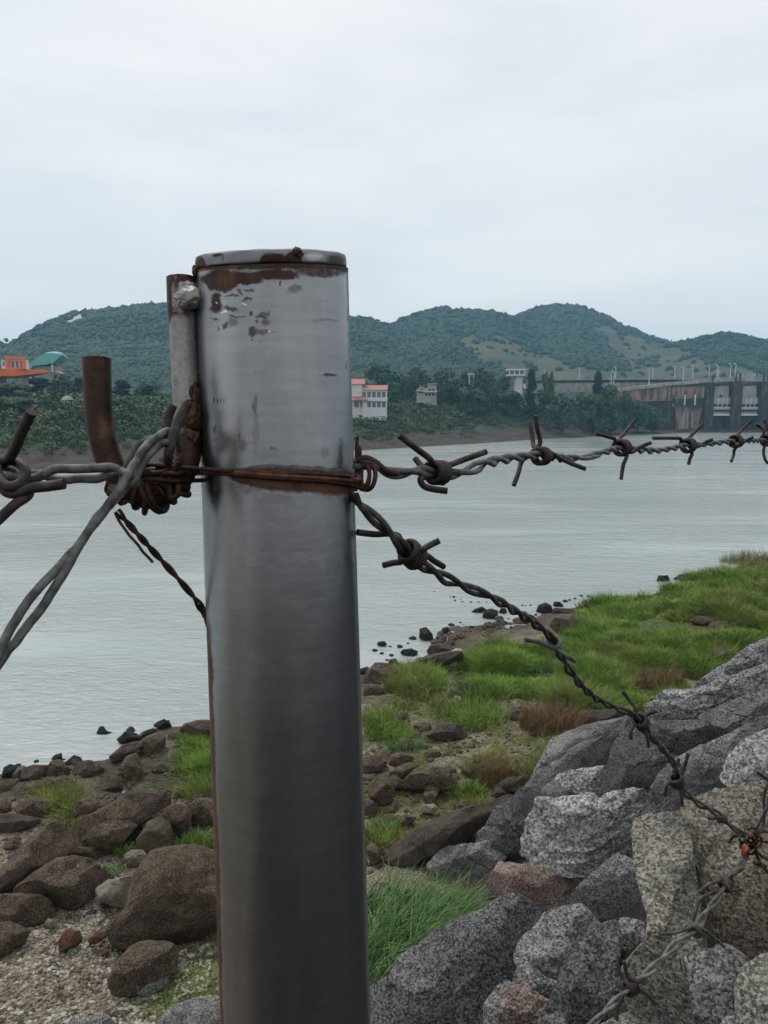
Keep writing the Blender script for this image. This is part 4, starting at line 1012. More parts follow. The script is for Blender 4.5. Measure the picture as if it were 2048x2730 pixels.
def tuft(name, px, py, wpx, h, n, mat, label, lean=(.3, .9), wid=.005, dirn=None, cat='grass tuft', seed=0, seg=4, oval=.6, extra=None):
    rg = np.random.default_rng(seed + int(px))
    g = raycast(px, py, gflat, n=1500); d = (g - EYE) @ FW; R_ = .5 * wpx * d / F
    a_ = rg.uniform(0, 6.28, n); q = R_ * np.sqrt(rg.random(n)) * (.85 + .15 * rg.random(n))
    B = np.stack([g[0] + q * np.cos(a_), g[1] + oval * q * np.sin(a_), 0 * q], -1); B[:, 2] = gz_near(B[:, 0], B[:, 1]) - .03
    hh = h * rg.uniform(.55, 1.15, n) * (1 - .35 * (q / R_) ** 2)
    Vb, Fb = blades(B, hh, np.full(n, wid), rg.uniform(lean[0], lean[1], n), rg, seg, dirn)
    o = mesh_np(name, Vb, Fb, M[mat], None, (g[0], g[1], g[2]), smooth=False)
    return tag(o, label, cat, 'tufts of long grass')
tuft('grass_tuft', 1040, 2560, 220, 1.2, 520, 'grass_clump', 'big clump of long arching green grass right of the post', (.45, 1.3), .013, .15, seed=1, oval=1.3, seg=6)
tuft('grass_tuft', 1150, 2490, 230, 1.1, 460, 'grass_clump', 'long green grass spilling against the dark outcrop beside the reddish block', (.5, 1.4), .013, .1, seed=2, oval=1.2, seg=6)
tuft('grass_tuft', 1040, 2440, 200, .95, 380, 'grass_clump', 'upper part of the long grass, behind the big clump and touching the post', (.4, 1.2), .012, .2, seed=22, oval=1.2, seg=5)
tuft('grass_tuft', 1010, 2640, 130, .85, 260, 'grass_clump', 'sparser long grass at the lower right side of the post', (.3, 1.0), .008, .1, seed=3, oval=1.2, seg=5)
tuft('grass_tuft', 1575, 2335, 110, .40, 260, 'grass_olive', 'thin yellowish grass tuft growing at the foot of the broad granite slab', (.1, .5), .004, seed=4)
tuft('dry_grass_tuft', 1470, 1950, 190, .95, 1500, 'grass_dry', 'large reddish brown dry grass clump left of the granite ridge', (.15, .7), .010, seed=5, oval=.8)
tuft('dry_grass_tuft', 1330, 2085, 110, .85, 700, 'grass_dry', 'rust-coloured dry grass clump beside the brown rocks', (.1, .6), .007, seed=6)
tuft('dry_grass_tuft', 1730, 1830, 210, .75, 1100, 'grass_dry', 'brownish seeding grass clump in the middle of the green bank', (.15, .7), .010, seed=7)
tuft('grass_tuft', 1290, 2060, 130, .95, 500, 'grass_olive', 'tall arching straw-green grass tuft beside the rust-coloured clump', (.4, 1.0), .007, math.pi * .0, seed=8)
tuft('grass_tuft', 1640, 1820, 150, .8, 700, 'grass_clump', 'tall pale green grass tuft in front of the brown seeding clump', (.2, .7), .010, seed=9)
tuft('bush', 1290, 1860, 200, .55, 1500, 'grass_clump', 'dark green leafy bush on the mossy beach', (.2, .9), .014, cat='bush', seed=10)
tuft('grass_tuft', 1030, 2200, 90, .38, 260, 'grass_clump', 'short green grass patch below the angular rock by the post', (.2, .9), .005, seed=11)
tuft('weed', 1245, 2110, 90, .55, 260, 'grass', 'leafy green weed next to the large rounded boulder', (.2, .8), .012, cat='weed', seed=12)
tuft('weed', 345, 2280, 70, .34, 200, 'grass', 'bright green weed between the humped and olive boulders', (.3, .9), .010, cat='weed', seed=13)
tuft('weed', 520, 2250, 110, .32, 160, 'grass_clump', 'wiry green weed at the foot of the dark boulders by the post', (.3, .9), .007, cat='weed', seed=14)
tuft('grass_tuft', 310, 2320, 90, .26, 160, 'grass_clump', 'greyish green grass lying over the pale stone', (.8, 1.5), .008, 3.0, seed=15)
tuft('weed', 560, 2490, 80, .3, 120, 'grass_olive', 'thin weed under the largest boulder by the post', (.2, .7), .005, cat='weed', seed=16)
tuft('grass_tuft', 1990, 1500, 160, 1.3, 700, 'grass_olive', 'tall seeding grass at the top right end of the green bank', (.1, .5), .016, seed=17)
tuft('grass_tuft', 1600, 1610, 60, .8, 60, 'grass_olive', 'sparse dry stalks at the far end of the beach', (.05, .3), .010, seed=18)

for k_, (a_, b_, w_, h_, m_, lab_) in enumerate([(1850, 1790, 150, .6, 'grass_olive', 'straw-coloured grass patch near the foot of the topmost granite'), (1900, 1640, 150, .5, 'grass_olive', 'yellowish patch high on the green bank'),
        (1560, 1760, 140, .6, 'grass_olive', 'yellow-green tuft left of the tall pale tuft'), (1420, 1800, 120, .45, 'grass_clump', 'dark green tuft on the bank behind the sagging wire'), (1700, 1720, 150, .5, 'grass_clump', 'deep green tuft in the middle of the bank'),
        (1540, 1930, 90, .5, 'grass_olive', 'straw tuft beside the flat-topped brown boulder'), (1140, 1810, 120, .4, 'grass', 'bright tuft near the waterline bedrock'), (1090, 2000, 120, .35, 'grass_clump', 'low green tuft beside the mossy hump'),
        (1800, 1880, 130, .45, 'grass_dry', 'low rusty grass at the edge of the granite crest')]):
    tuft('grass_tuft', a_, b_, w_, h_, 380, m_, lab_, (.2, .9), .013, seed=40 + k_, seg=3)
# litter
g = raycast(1180, 1738, gflat); b = MB()
b.prism([(-.12, 0), (.13, .02), (.10, .42), (-.09, .40)], 'y', -.03, .05)
lt = b.build('plastic_scrap', plain('white plastic', (.75, .76, .76), .4), None, tuple(g), world=False)
lt.location = tuple(g + np.array([0, -.3, .05])); tag(lt, 'white plastic scrap standing beside a brown waterline rock', 'litter')
g = raycast(1785, 1925, gflat); b = MB()
pp = [(-.30, 0), (.05, -.10), (.34, .02), (.10, .10), (-.15, .12)]
b.prism(pp, 'z', 0, .03); b.prism([(x * .6 + .1, y * .5) for x, y in pp], 'z', .031, .075)
lt = b.build('foil_scrap', plain('pale foil', (.55, .62, .68), .35, .3), None)
dl = (g - EYE) @ FW; lt.location = tuple(P(1785, 1916, dl * .955)); lt.rotation_euler = (.35, .2, .2)
tag(lt, 'crumpled pale plastic scrap lying on the granite ridge', 'litter')
# ------------------------------------------------------------------ fence post
m = Mat('galvanised pipe', .42, .75, .5)
o_ = m.obj()
fine = m.noise(55, 4, .6, vec=m.mapped(o_, (1, 1, 6))); rings = m.noise(9, 6, .65, vec=m.mapped(o_, (1, 1, 30))); blot = m.noise(22, 5, .6, vec=m.mapped(o_, (2.4, 2.4, .6)))
c = m.ramp(m.math('ADD', m.math('MULTIPLY', rings, .22), m.math('ADD', m.math('MULTIPLY', blot, .4), m.math('MULTIPLY', m.noise(14, 4, .5, vec=m.mapped(o_, (6, 6, .35))), .38))), [(.32, (.20, .21, .225)), (.5, (.275, .28, .29)), (.68, (.345, .34, .345))])
c = m.mix(m.ramp(fine, [(.35, .22), (.6, 0.)]), c, (.18, .18, .19))
rn_ = m.noise(260, 5, .7, vec=o_)
dk = m.math('ADD', m.attr('dark'), m.math('MULTIPLY', m.math('SUBTRACT', rn_, .5), .35), True)
dmask = m.ramp(dk, [(.14, 0.), (.75, .92)])
c = m.mix(dmask, c, (.035, .032, .034))
rs = m.math('ADD', m.attr('rust'), m.math('MULTIPLY', m.math('SUBTRACT', rn_, .5), .5), True)
rcol = m.mix(m.math('MULTIPLY', m.attr('edge'), m.ramp(m.noise(60, 5, .7, vec=o_), [(.4, .15), (.62, .95)])), m.ramp(m.noise(120, 5, .7, vec=o_), [(.35, (.014, .007, .006)), (.55, (.045, .018, .011)), (.74, (.13, .055, .022))]), (.12, .045, .02))
rmask = m.ramp(rs, [(.22, 0.), (.6, 1.)])
c = m.mix(rmask, c, rcol)
lg = m.ramp(m.attr('light'), [(.2, 0.), (.8, 1.)])
c = m.mix(lg, c, (.62, .60, .58))
m.col(c)
m.l(m.math('MULTIPLY', m.math('SUBTRACT', 1.0, m.math('MAXIMUM', rmask, m.math('MULTIPLY', dmask, .8), True)), .985), m.b.inputs['Metallic'])
m.l(m.math('ADD', m.math('MULTIPLY', rmask, .42), .33), m.b.inputs['Roughness'])
m.bump(m.math('ADD', m.math('MULTIPLY', rmask, .5), m.math('MULTIPLY', rn_, .22)), .0006, .6)
M['pipe'] = m.m
m = Mat('rusty painted rod', .5, .55, .5); o_ = m.obj()
nn = m.noise(110, 6, .65, vec=o_); n2 = m.noise(420, 3, .7, vec=o_)
r_ = m.attr('rust')
f = m.math('ADD', r_, m.math('MULTIPLY', m.math('SUBTRACT', nn, .5), 1.5), True)
c = m.mix(m.ramp(f, [(.4, 0.), (.6, 1.)]), m.ramp(n2, [(.35, (.22, .205, .20)), (.65, (.33, .315, .30))]), m.ramp(nn, [(.35, (.020, .010, .008)), (.55, (.045, .022, .015)), (.76, (.15, .075, .03))]))
m.col(c); m.bump(m.math('ADD', nn, m.math('MULTIPLY', n2, .5)), .0007, .7); M['rod'] = m.m
def rust(name, a, b, c3, sc=500, metal=.3):
    m = Mat(name, .62, metal); o_ = m.pos(); n1 = m.noise(sc * .35, 5, .6, vec=o_); m.col(m.ramp(n1, [(.35, a), (.5, b), (.66, c3)])); m.bump(m.noise(sc * 2.5, 4, .7, vec=o_), .0004, .8); return m.m
M['tie'] = rust('rusted tie wire', (.012, .005, .004), (.032, .011, .007), (.085, .030, .014))
M['tie_orange'] = rust('fresh rust tie wire', (.04, .013, .007), (.10, .033, .013), (.20, .075, .03))
M['wire'] = rust('weathered wire', (.055, .053, .052), (.125, .122, .12), (.20, .195, .19), 600, .45)
M['barb'] = rust('browned barb wire', (.016, .011, .010), (.034, .024, .021), (.07, .057, .052), 500, .35)
M['wire_dark'] = rust('dark weathered wire', (.028, .022, .019), (.062, .053, .048), (.12, .11, .105), 500, .4)
M['red'] = rust('red rust', (.10, .02, .01), (.24, .05, .02), (.34, .10, .04))

TOPC, BOTC = P(725, 721, .3105), P(791, 2730, .3190)
AX = (BOTC - TOPC); LEN = np.linalg.norm(AX); AX /= LEN
RP = .0300
E1 = np.cross(AX, RT); E1 /= np.linalg.norm(E1)                   # across the axis, away from / towards the camera
if E1 @ FW > 0: E1 = -E1
E2 = np.cross(AX, E1); E2 /= np.linalg.norm(E2)
if E2 @ RT < 0: E2 = -E2
def onpost(th, h, r=RP):
    """th = 0 faces the camera, +right; h metres below the pipe's top"""
    th = np.asarray(th); h = np.asarray(h)
    return TOPC + AX * h[..., None] + r * (E1 * np.cos(th)[..., None] + E2 * np.sin(th)[..., None])
foot = TOPC + AX * 2.2
post = empty('fence_post', tuple(foot), 'round galvanised steel fence post with a rusty capped top in the foreground', 'fence post')
th = np.concatenate([np.linspace(-1.75, 1.75, 430), np.linspace(1.8, 2 * math.pi - 1.8, 60)])
hh = np.concatenate([np.linspace(0, .335, 760), np.geomspace(.34, 2.2, 40)])
T2, H2 = np.meshgrid(th, hh)
wob = .00012 * fbm(np.cos(T2) * 2, np.sin(T2) * 2, H2 * 40, 3)
SLANT = .0060
Q = onpost(T2, H2 + SLANT * np.cos(T2) * np.clip(1 - H2 / .05, 0, 1) ** 2) + (E1 * np.cos(T2)[..., None] + E2 * np.sin(T2)[..., None]) * wob[..., None]
nr, na = T2.shape
V = Q.reshape(-1, 3)
i = np.arange(nr - 1)[:, None] * na
j = np.arange(na)[None]; j2 = (j + 1) % na
Fc = np.stack([i + j, i + j2, i + na + j2, i + na + j], -1).reshape(-1, 4)
px, py = project_many(V)
front = (np.cos(T2) > .05).ravel()
wx = 3.2 * fbm(px / 14, py / 14, 1, 3) + 1.4 * fbm(px / 4, py / 4, 5, 2); wy = 3.2 * fbm(px / 14, py / 14, 11, 3) + 1.4 * fbm(px / 4, py / 4, 15, 2)
K1 = .36166
def blob(cx, cy, rx, ry, rot=0, k=K1, ox=400, oy=600, soft=.35, rag=1.0):
    X = px + wx * rag * 1.8 - (ox + k * cx); Y = py + wy * rag * 1.8 - (oy + k * cy)
    a = math.radians(rot); u = (X * math.cos(a) + Y * math.sin(a)) / (k * rx); v = (-X * math.sin(a) + Y * math.cos(a)) / (k * ry)
    d = np.sqrt(u * u + v * v)
    return np.clip((1 + soft - d) / (2 * soft), 0, 1)
dark = np.zeros(len(V)); rus = np.zeros(len(V)); lite = np.zeros(len(V))
for s_, a in [(.9, (485, 575, 42, 70)), (.75, (600, 525, 62, 11, -4)), (.75, (600, 622, 60, 18, 8)), (.8, (710, 545, 48, 12, -12)), (.9, (735, 486, 42, 6)), (.7, (670, 500, 32, 9, 40)), (.5, (1070, 470, 52, 32)),
              (.35, (1060, 490, 75, 8)), (.9, (650, 672, 70, 6)), (.9, (470, 692, 30, 6)), (.9, (812, 678, 60, 6)), (.6, (845, 655, 50, 14, -15)), (.45, (610, 715, 40, 38)), (.8, (560, 738, 16, 32, 25)), (.6, (785, 716, 18, 14)),
              (.55, (850, 712, 36, 24)), (.75, (758, 785, 34, 36)), (.55, (830, 788, 66, 20)), (.8, (760, 848, 14, 10)), (.6, (815, 858, 10, 6)), (.34, (1290, 705, 120, 13)), (.25, (1300, 558, 70, 9)), (.22, (1320, 1100, 80, 22)),
              (.28, (1240, 1185, 60, 7)), (.5, (776, 1330, 22, 75)), (.3, (782, 1500, 24, 230)), (.55, (660, 1560, 10, 34)), (.45, (685, 1620, 26, 50)), (.5, (745, 1610, 44, 5)), (.7, (480, 1500, 6, 26)), (.5, (480, 1585, 30, 8)),
              (.5, (905, 1650, 30, 14)), (.35, (1290, 1680, 40, 40)), (.45, (485, 1880, 14, 100)), (.2, (800, 1240, 80, 10)), (.22, (620, 945, 50, 6)), (.3, (900, 790, 60, 9)), (.3, (900, 850, 80, 6)), (.9, (745, 655, 14, 10)),
              (.8, (360, 545, 18, 22)), (.7, (365, 720, 8, 8)), (.8, (388, 760, 10, 8)), (.8, (1455, 1035, 6, 24)), (.8, (1442, 705, 5, 8)), (.5, (505, 760, 12, 22)), (.4, (700, 730, 12, 8))]:
    dark = np.maximum(dark, s_ * blob(*a))
# worn stamped marks: rows of small ticks
for (cx, cy, n_, dx, rx, ry, s_) in [(470, 1290, 4, 26, 8, 20, .75), (440, 1150, 6, 14, 5, 8, .55), (446, 1176, 6, 14, 5, 8, .55), (895, 600, 6, 17, 6, 8, .45), (430, 1078, 4, 16, 5, 6, .3), (775, 1090, 4, 25, 8, 24, .32)]:
    for q_ in range(n_): dark = np.maximum(dark, s_ * (1 - .1 * q_) * blob(cx + dx * q_, cy + q_ * 1.5, rx, ry, 0, rag=.5))
for a in [(485, 573, 9, 6), (545, 640, 20, 8), (690, 590, 25, 6), (880, 785, 20, 8), (355, 1075, 12, 12), (410, 1545, 8, 8), (430, 1500, 6, 6), (392, 758, 6, 4)]:
    lite = np.maximum(lite, blob(*a))
for s_, a in [(1., (530, 408, 118, 82)), (.8, (430, 400, 60, 40)), (1., (700, 395, 120, 48)), (.8, (930, 365, 170, 42)), (.55, (1250, 350, 200, 40)), (.75, (485, 575, 38, 66)), (.6, (960, 435, 8, 22)), (.5, (1330, 1110, 60, 14))]:
    rus = np.maximum(rus, s_ * blob(*a))
rimd = H2.ravel() * 6770
lim = 20 + 13 * fbm(px / 34, 0, 3, 3) + 6 * np.clip((px - 560) / 60, 0, 1) * np.clip((900 - px) / 60, 0, 1)
rus = np.maximum(rus, np.clip(1 - rimd / lim, 0, 1) * 1.2)
tie_y = 1253 + (px - 548) * .062 + 6
tw = 17 + 15 * np.clip((px - 610) / 120, 0, 1)
bx = np.clip((px - 595 + wx * 4) / 45, 0, 1)
rus = np.maximum(rus, np.clip(1.45 - np.abs(py - tie_y - 6 + wy) / tw, 0, 1) * bx)
rus = np.maximum(rus, .33 * np.clip(1.2 - np.abs(py - tie_y - 25 + wy) / 55, 0, 1) * bx * (fbm(px / 30, py / 50, 4, 3) > -.1))
thf = T2.ravel(); hhf = H2.ravel()
led = np.clip((-thf - .90 + .06 * fbm(hhf * 60, 0, 2, 3)) / .28, 0, 1) * (thf > -1.8)
rus = np.maximum(rus, led * np.clip((py - 1560) / 200, 0, 1) * 1.1)
rus = np.maximum(rus, .7 * np.clip((-thf - 1.15) / .2, 0, 1) * (thf > -1.8) * np.clip((1300 - py) / 50, 0, 1) * np.clip((py - 1000) / 100, 0, 1))
rus = np.maximum(rus, .35 * np.clip((thf - 1.2) / .2, 0, 1) * (thf < 1.8))
ok = front.astype(float)
rus = np.where(front, rus, .4); dark = dark * ok; lite = lite * ok
mesh_np('post_pipe', V, Fc, M['pipe'], post, tuple(TOPC - foot), attrs={'rust': rus, 'dark': dark, 'light': lite, 'edge': np.maximum(led * (py > 1500), np.clip(1.5 - np.abs(py - tie_y - 8 + wy) / tw, 0, 1) * bx)})
# cap plate sitting inside the rim, with a gap under it
ths = np.linspace(0, 2 * math.pi, 240, endpoint=False)
prof = [(.0270, .0005), (.0292, -.0004), (.02935, -.0014), (.0294, -.0030), (.0293, -.0046), (.0290, -.0052), (.0284, -.00545), (.0, -.00550)]
ringv = []; 
for r_, h_ in prof:
    jit = .00028 * fbm(np.cos(ths) * 5, np.sin(ths) * 5, h_ * 900, 4)
    ringv.append(onpost(ths, np.full(240, h_) + jit * .8, 1.0) * 0 + TOPC + AX * (h_ + jit + SLANT * r_ / .03 * np.cos(ths))[:, None] + (r_ + jit[:, None]) * (E1 * np.cos(ths)[:, None] + E2 * np.sin(ths)[:, None]))
V = np.vstack(ringv); i = np.arange(len(prof) - 1)[:, None] * 240; j = np.arange(240)[None]
Fc = np.stack([i + j, i + (j + 1) % 240, i + 240 + (j + 1) % 240, i + 240 + j], -1).reshape(-1, 4)
px, py = project_many(V)
rr_ = np.zeros(len(V)); lt_ = np.zeros(len(V)); dk_ = np.zeros(len(V)); wx = wy = 0 * px
for a in [(920, 250, 110, 35), (370, 300, 40, 70), (860, 250, 50, 30), (1060, 240, 60, 50), (560, 300, 200, 10), (1300, 300, 120, 12), (700, 215, 300, 6)]: rr_ = np.maximum(rr_, blob(*a))
for a in [(1210, 230, 70, 30)]: lt_ = np.maximum(lt_, .8 * blob(*a))
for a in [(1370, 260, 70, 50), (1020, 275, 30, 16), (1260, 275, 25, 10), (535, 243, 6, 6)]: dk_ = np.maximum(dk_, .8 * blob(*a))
low = np.clip((np.repeat([p_[1] for p_ in prof], 240) + .0014) / .0012, 0, 1); dk_ = np.maximum(dk_, low)  # shade of the gap below the cap, put into its lower edge's colour
cm_ = M['pipe'].copy(); cm_.name = 'dull cap steel'; pb_ = cm_.node_tree.nodes['Principled BSDF']
for s_ in ('Metallic', 'Roughness'):
    for l_ in list(pb_.inputs[s_].links): cm_.node_tree.links.remove(l_)
pb_.inputs['Metallic'].default_value = .35; pb_.inputs['Roughness'].default_value = .7
mesh_np('cap', V, Fc, cm_, post, tuple(TOPC - foot), attrs={'rust': rr_, 'dark': np.maximum(dk_, .18), 'light': lt_}, smooth=False)
def lump(name, c, r, mat, parent, rg, sq=(1, 1, 1), lvl=4, amp=.35, attrs=None, frq=2.):
    V, Fc = ico(lvl); o3 = rg.random(3) * 20
    d = 1 + amp * 2 * fbm(V[:, 0] * frq + o3[0], V[:, 1] * frq + o3[1], V[:, 2] * frq + o3[2], 4)
    return mesh_np(name, V * d[:, None] * r * np.array(sq) + c, Fc, M[mat], parent, tuple(np.array(c) - np.array(parent.location)), attrs={'rust': np.full(len(V), .9)} if attrs is None else attrs)
rg = np.random.default_rng(5)
b1 = P(790, 674, .2845); lump('weld_spatter', b1, .0016, 'rod', post, rg, (1.3, 1, 1.0), 4, .5, frq=3)
# the hook: a rod welded to the pipe, bent into a U, with a flat rusty leg
hp = [(485, 742, .302), (487, 830, .302), (492, 960, .302), (498, 1090, .301), (502, 1170, .300), (493, 1240, .298), (462, 1292, .297), (405, 1322, .295), (345, 1300, .293), (300, 1245, .291), (276, 1180, .290), (264, 1110, .290), (260, 1040, .290), (258, 956, .290)]
pts = catmull([P(*q) for q in hp], .0012)
L_ = np.concatenate([[0], np.cumsum(np.linalg.norm(np.diff(pts, axis=0), axis=1))]); u = L_ / L_[-1]
r_ = np.interp(u, [0, .07, .13, .2, .35, .5, .62, .8, 1], [.0058, .0057, .0052, .0051, .0051, .0052, .0050, .0049, .0051])
b = MB().tube(pts, r_, 28)
V = np.concatenate(b.v); nv = len(pts) * 28
o = b.build('hook_rod', M['rod'], post, tuple(P(*hp[0]) - foot), world=True)
uu = np.concatenate([np.repeat(u, 28), np.zeros(28), np.ones(28)])
ru = np.interp(uu, [0, .10, .13, .33, .37, .41, .5, 1], [.55, .50, .05, .05, .6, 1, 1.1, 1.1])
ru = ru + (V @ RT - (P(*hp[0]) @ RT) < -.003) * np.interp(uu, [0, .12, .14], [.5, .4, 0])
at = o.data.attributes.new('rust', 'FLOAT', 'POINT'); at.data.foreach_set('value', ru.astype(np.float32))
bm = bmesh.new(); bm.from_mesh(o.data); bm.free()
za = lambda n, v: np.full(n, v)
for (a_, b_, d_, r2, sq, ru_) in [(505, 795, .296, .0036, (1.5, .9, 1.25), .0), (500, 770, .298, .0030, (1.3, .9, 1.0), .1), (512, 1115, .298, .0042, (1.1, .9, 1.7), .75), (520, 1070, .300, .0036, (.8, .9, 1.8), .8), (510, 1165, .298, .0036, (1.0, .9, 1.5), .6), (522, 725, .297, .0018, (.7, 1, 1.5), .7)]:
    V_, _ = ico(5); lump('weld', P(a_, b_, d_), r2, 'rod', post, rg, sq, 5, .13, {'rust': za(len(V_), ru_)})

# ------------------------------------------------------------------ tie wires
tw_ = empty('tie_wire', tuple(P(700, 1270, .29)), 'rusty tie wire wound around the post and the hook, with a loose twisted tail', 'tie wire')
def wire(name, pts, r, mat, parent, sides=8, step=.0008, jit=0.0, seed=1):
    p = catmull(pts, step)
    if jit:
        s_ = np.arange(len(p)) * step * 300
        p = p + jit * np.stack([vnoise(s_, 0, seed), vnoise(s_, 5, seed), vnoise(s_, 9, seed)], -1)
    return MB().tube(p, r, sides).build(name, M[mat], parent, tuple(p[0] - np.array(parent.location)), world=True)
hy_ = lambda th_, y0: y0                                        # heights on the post from picture rows at its front
def h_at(px_, py_):
    d = P(px_, py_, 1.0) - EYE                                     # ray / cylinder meeting
    o0 = EYE - TOPC; d_ = d - AX * (d @ AX); o1 = o0 - AX * (o0 @ AX)
    A_, B_, C_ = d_ @ d_, 2 * d_ @ o1, o1 @ o1 - RP ** 2
    disc = B_ * B_ - 4 * A_ * C_
    t = (-B_ - math.sqrt(max(disc, 0))) / (2 * A_)
    p = EYE + d * t; q = p - TOPC; h = q @ AX
    return math.atan2(q @ E2, q @ E1), h
for k, (yl, yr, rad_) in enumerate([(1256, 1272, .00085), (1258, 1284, .00095), (1261, 1294, .00080)]):
    a0, h0 = h_at(575, yl); a1, h1 = h_at(930, yr)
    tt = np.linspace(-2.6, 2.3, 60)
    hh_ = np.interp(tt, [-2.6, a0, a1, 2.3], [h0 - .001, h0, h1, h1 + .001]) + .0002 * vnoise(tt * 3, k, 0)
    pts = onpost(tt, hh_, RP + rad_ * (1.0 + .12 * k))
    wire('wire_turn', pts, rad_, 'tie_orange' if k == 1 else 'tie', tw_, 8)
# from the post's left side to the hook
wire('wire_turn', [P(620, 1256, .283), P(545, 1251, .288), P(470, 1245, .287), P(420, 1240, .286), P(360, 1236, .288)], .00085, 'tie', tw_)
wire('wire_turn', [P(560, 1280, .30), P(520, 1281, .300), P(470, 1283, .287), P(400, 1278, .285)], .00085, 'tie', tw_)
wire('wire_turn', [P(560, 1258, .305), P(520, 1262, .304), P(480, 1262, .288), P(430, 1262, .285)], .0009, 'tie', tw_)
# coils on the hook's bend
hc = [(480, 1250), (466, 1275), (452, 1292), (436, 1305), (420, 1313), (404, 1319), (388, 1319), (372, 1316), (356, 1309), (342, 1298), (328, 1285), (316, 1270), (306, 1256)]
cc = [P(a_, b_, .2955) for a_, b_ in hc]
for k in range(1, len(cc) - 1):
    t_ = cc[k + 1] - cc[k - 1]; t_ /= np.linalg.norm(t_); n1 = np.cross(t_, FW); n1 /= np.linalg.norm(n1); n2 = np.cross(t_, n1)
    R1 = .0062 + .0007 * rg.random() + (.0010 if k in (2, 4, 5) else 0); c_ = cc[k] + t_ * rg.normal() * .0004 + n1 * rg.normal() * .0005
    tt = np.linspace(0, 2 * math.pi, 34)
    sk = rg.normal() * .0016
    pts = np.array([c_ + n1 * R1 * math.cos(q) + n2 * R1 * math.sin(q) + t_ * sk * math.sin(q + k) for q in tt])
    MB().tube(pts, .00105, 8, False).build('coil', M['tie'], tw_, tuple(pts[0] - np.array(tw_.location)), world=True)
for k, pl in enumerate([[(478, 1232), (452, 1275), (456, 1325), (474, 1318), (476, 1290)], [(470, 1250), (420, 1262), (372, 1262), (330, 1280), (318, 1306)]]):
    wire('coil', [P(a_, b_, .2870 + .001 * k) for a_, b_ in pl], .0011, 'tie', tw_)
rg = np.random.default_rng(15)
for (a_, b_, r_, sq_) in [(410, 1286, .0075, (1.35, .7, .75)), (452, 1268, .0062, (.9, .8, 1.1)), (358, 1270, .0055, (1.2, .8, .9))]:
    lump('rust_lump', P(a_, b_, .293), r_, 'tie', tw_, rg, sq_, 5, .18, None, 3.5)
# tail: twisted pair going down to the post, and a loose end
tail = catmull([P(312, 1362, .293), P(350, 1405, .295), (P(420, 1482, .299)), P(490, 1560, .304), P(535, 1618, .307), P(562, 1680, .309), P(572, 1800, .3095), P(580, 2000, .311), P(588, 2300, .313), P(596, 2760, .316)], .0007)
def twisted(name, path, r, pitch, mat, parent, sep=1.0, phase=0, sides=10, var=.25, seed=3, ends=None):
    s_ = np.concatenate([[0], np.cumsum(np.linalg.norm(np.diff(path, axis=0), axis=1))])
    T = np.gradient(path, axis=0); T /= np.linalg.norm(T, axis=1)[:, None]
    ph = 2 * math.pi * s_ / pitch + phase + var * 6 * vnoise(s_ / pitch / 1.5, seed, 0)
    N = np.cross(T, FW); N /= np.linalg.norm(N, axis=1)[:, None]; B = np.cross(T, N)
    g_ = sep * (1 + .35 * np.maximum(vnoise(s_ / pitch / .8, seed, 4), -.2))
    for q in (0, math.pi):
        p = path + (r * g_)[:, None] * (N * np.cos(ph + q)[:, None] + B * np.sin(ph + q)[:, None])
        MB().tube(p, r, sides).build(name, M[mat], parent, tuple(p[0] - np.array(parent.location)), world=True)
twisted('tail', tail[:int(len(tail) * .26)], .0007, .016, 'tie', tw_, 1.0)
wire('tail', [P(530, 1612, .3065), P(545, 1645, .308), P(553, 1655, .3085)], .0007, 'tie', tw_)
wire('tail', tail[int(len(tail) * .25)::25], .00075, 'tie', tw_)
wire('loose_end', [P(308, 1372, .293), P(340, 1418, .292), P(375, 1460, .291), P(407, 1498, .290)], .00055, 'tie', tw_, jit=.0003)
# knot on the right side
kt = empty('tie_wire', tuple(P(960, 1240, .30)), 'small rusty coil of tie wire hanging at the right side of the post', 'tie wire')
wire('coil', [P(948, 1310, .300), P(950, 1250, .3), P(951, 1200, .3), P(953, 1164, .3)], .0007, 'tie', kt)
wire('coil', [P(950, 1225, .299), P(957, 1190, .299), P(960, 1215, .299), P(956, 1260, .299), P(960, 1300, .299), P(975, 1304, .298), P(985, 1280, .298), P(984, 1245, .298), P(972, 1236, .298), P(964, 1260, .298), P(966, 1296, .298)], .00075, 'tie', kt)
wire('coil', [P(950, 1240, .300), P(975, 1238, .299), P(996, 1246, .299), P(1001, 1270, .299), P(992, 1298, .299), P(976, 1306, .300), P(958, 1296, .300), P(948, 1290, .3)], .0009, 'tie', kt)
wire('coil', [P(975, 1240, .297), P(985, 1262, .297), P(978, 1290, .297), P(962, 1302, .298), P(950, 1296, .299)], .0008, 'tie', kt)
wire('coil', [P(940, 1276, .285), P(950, 1280, .29), P(958, 1276, .292), P(952, 1268, .296)], .0009, 'tie_orange', kt)

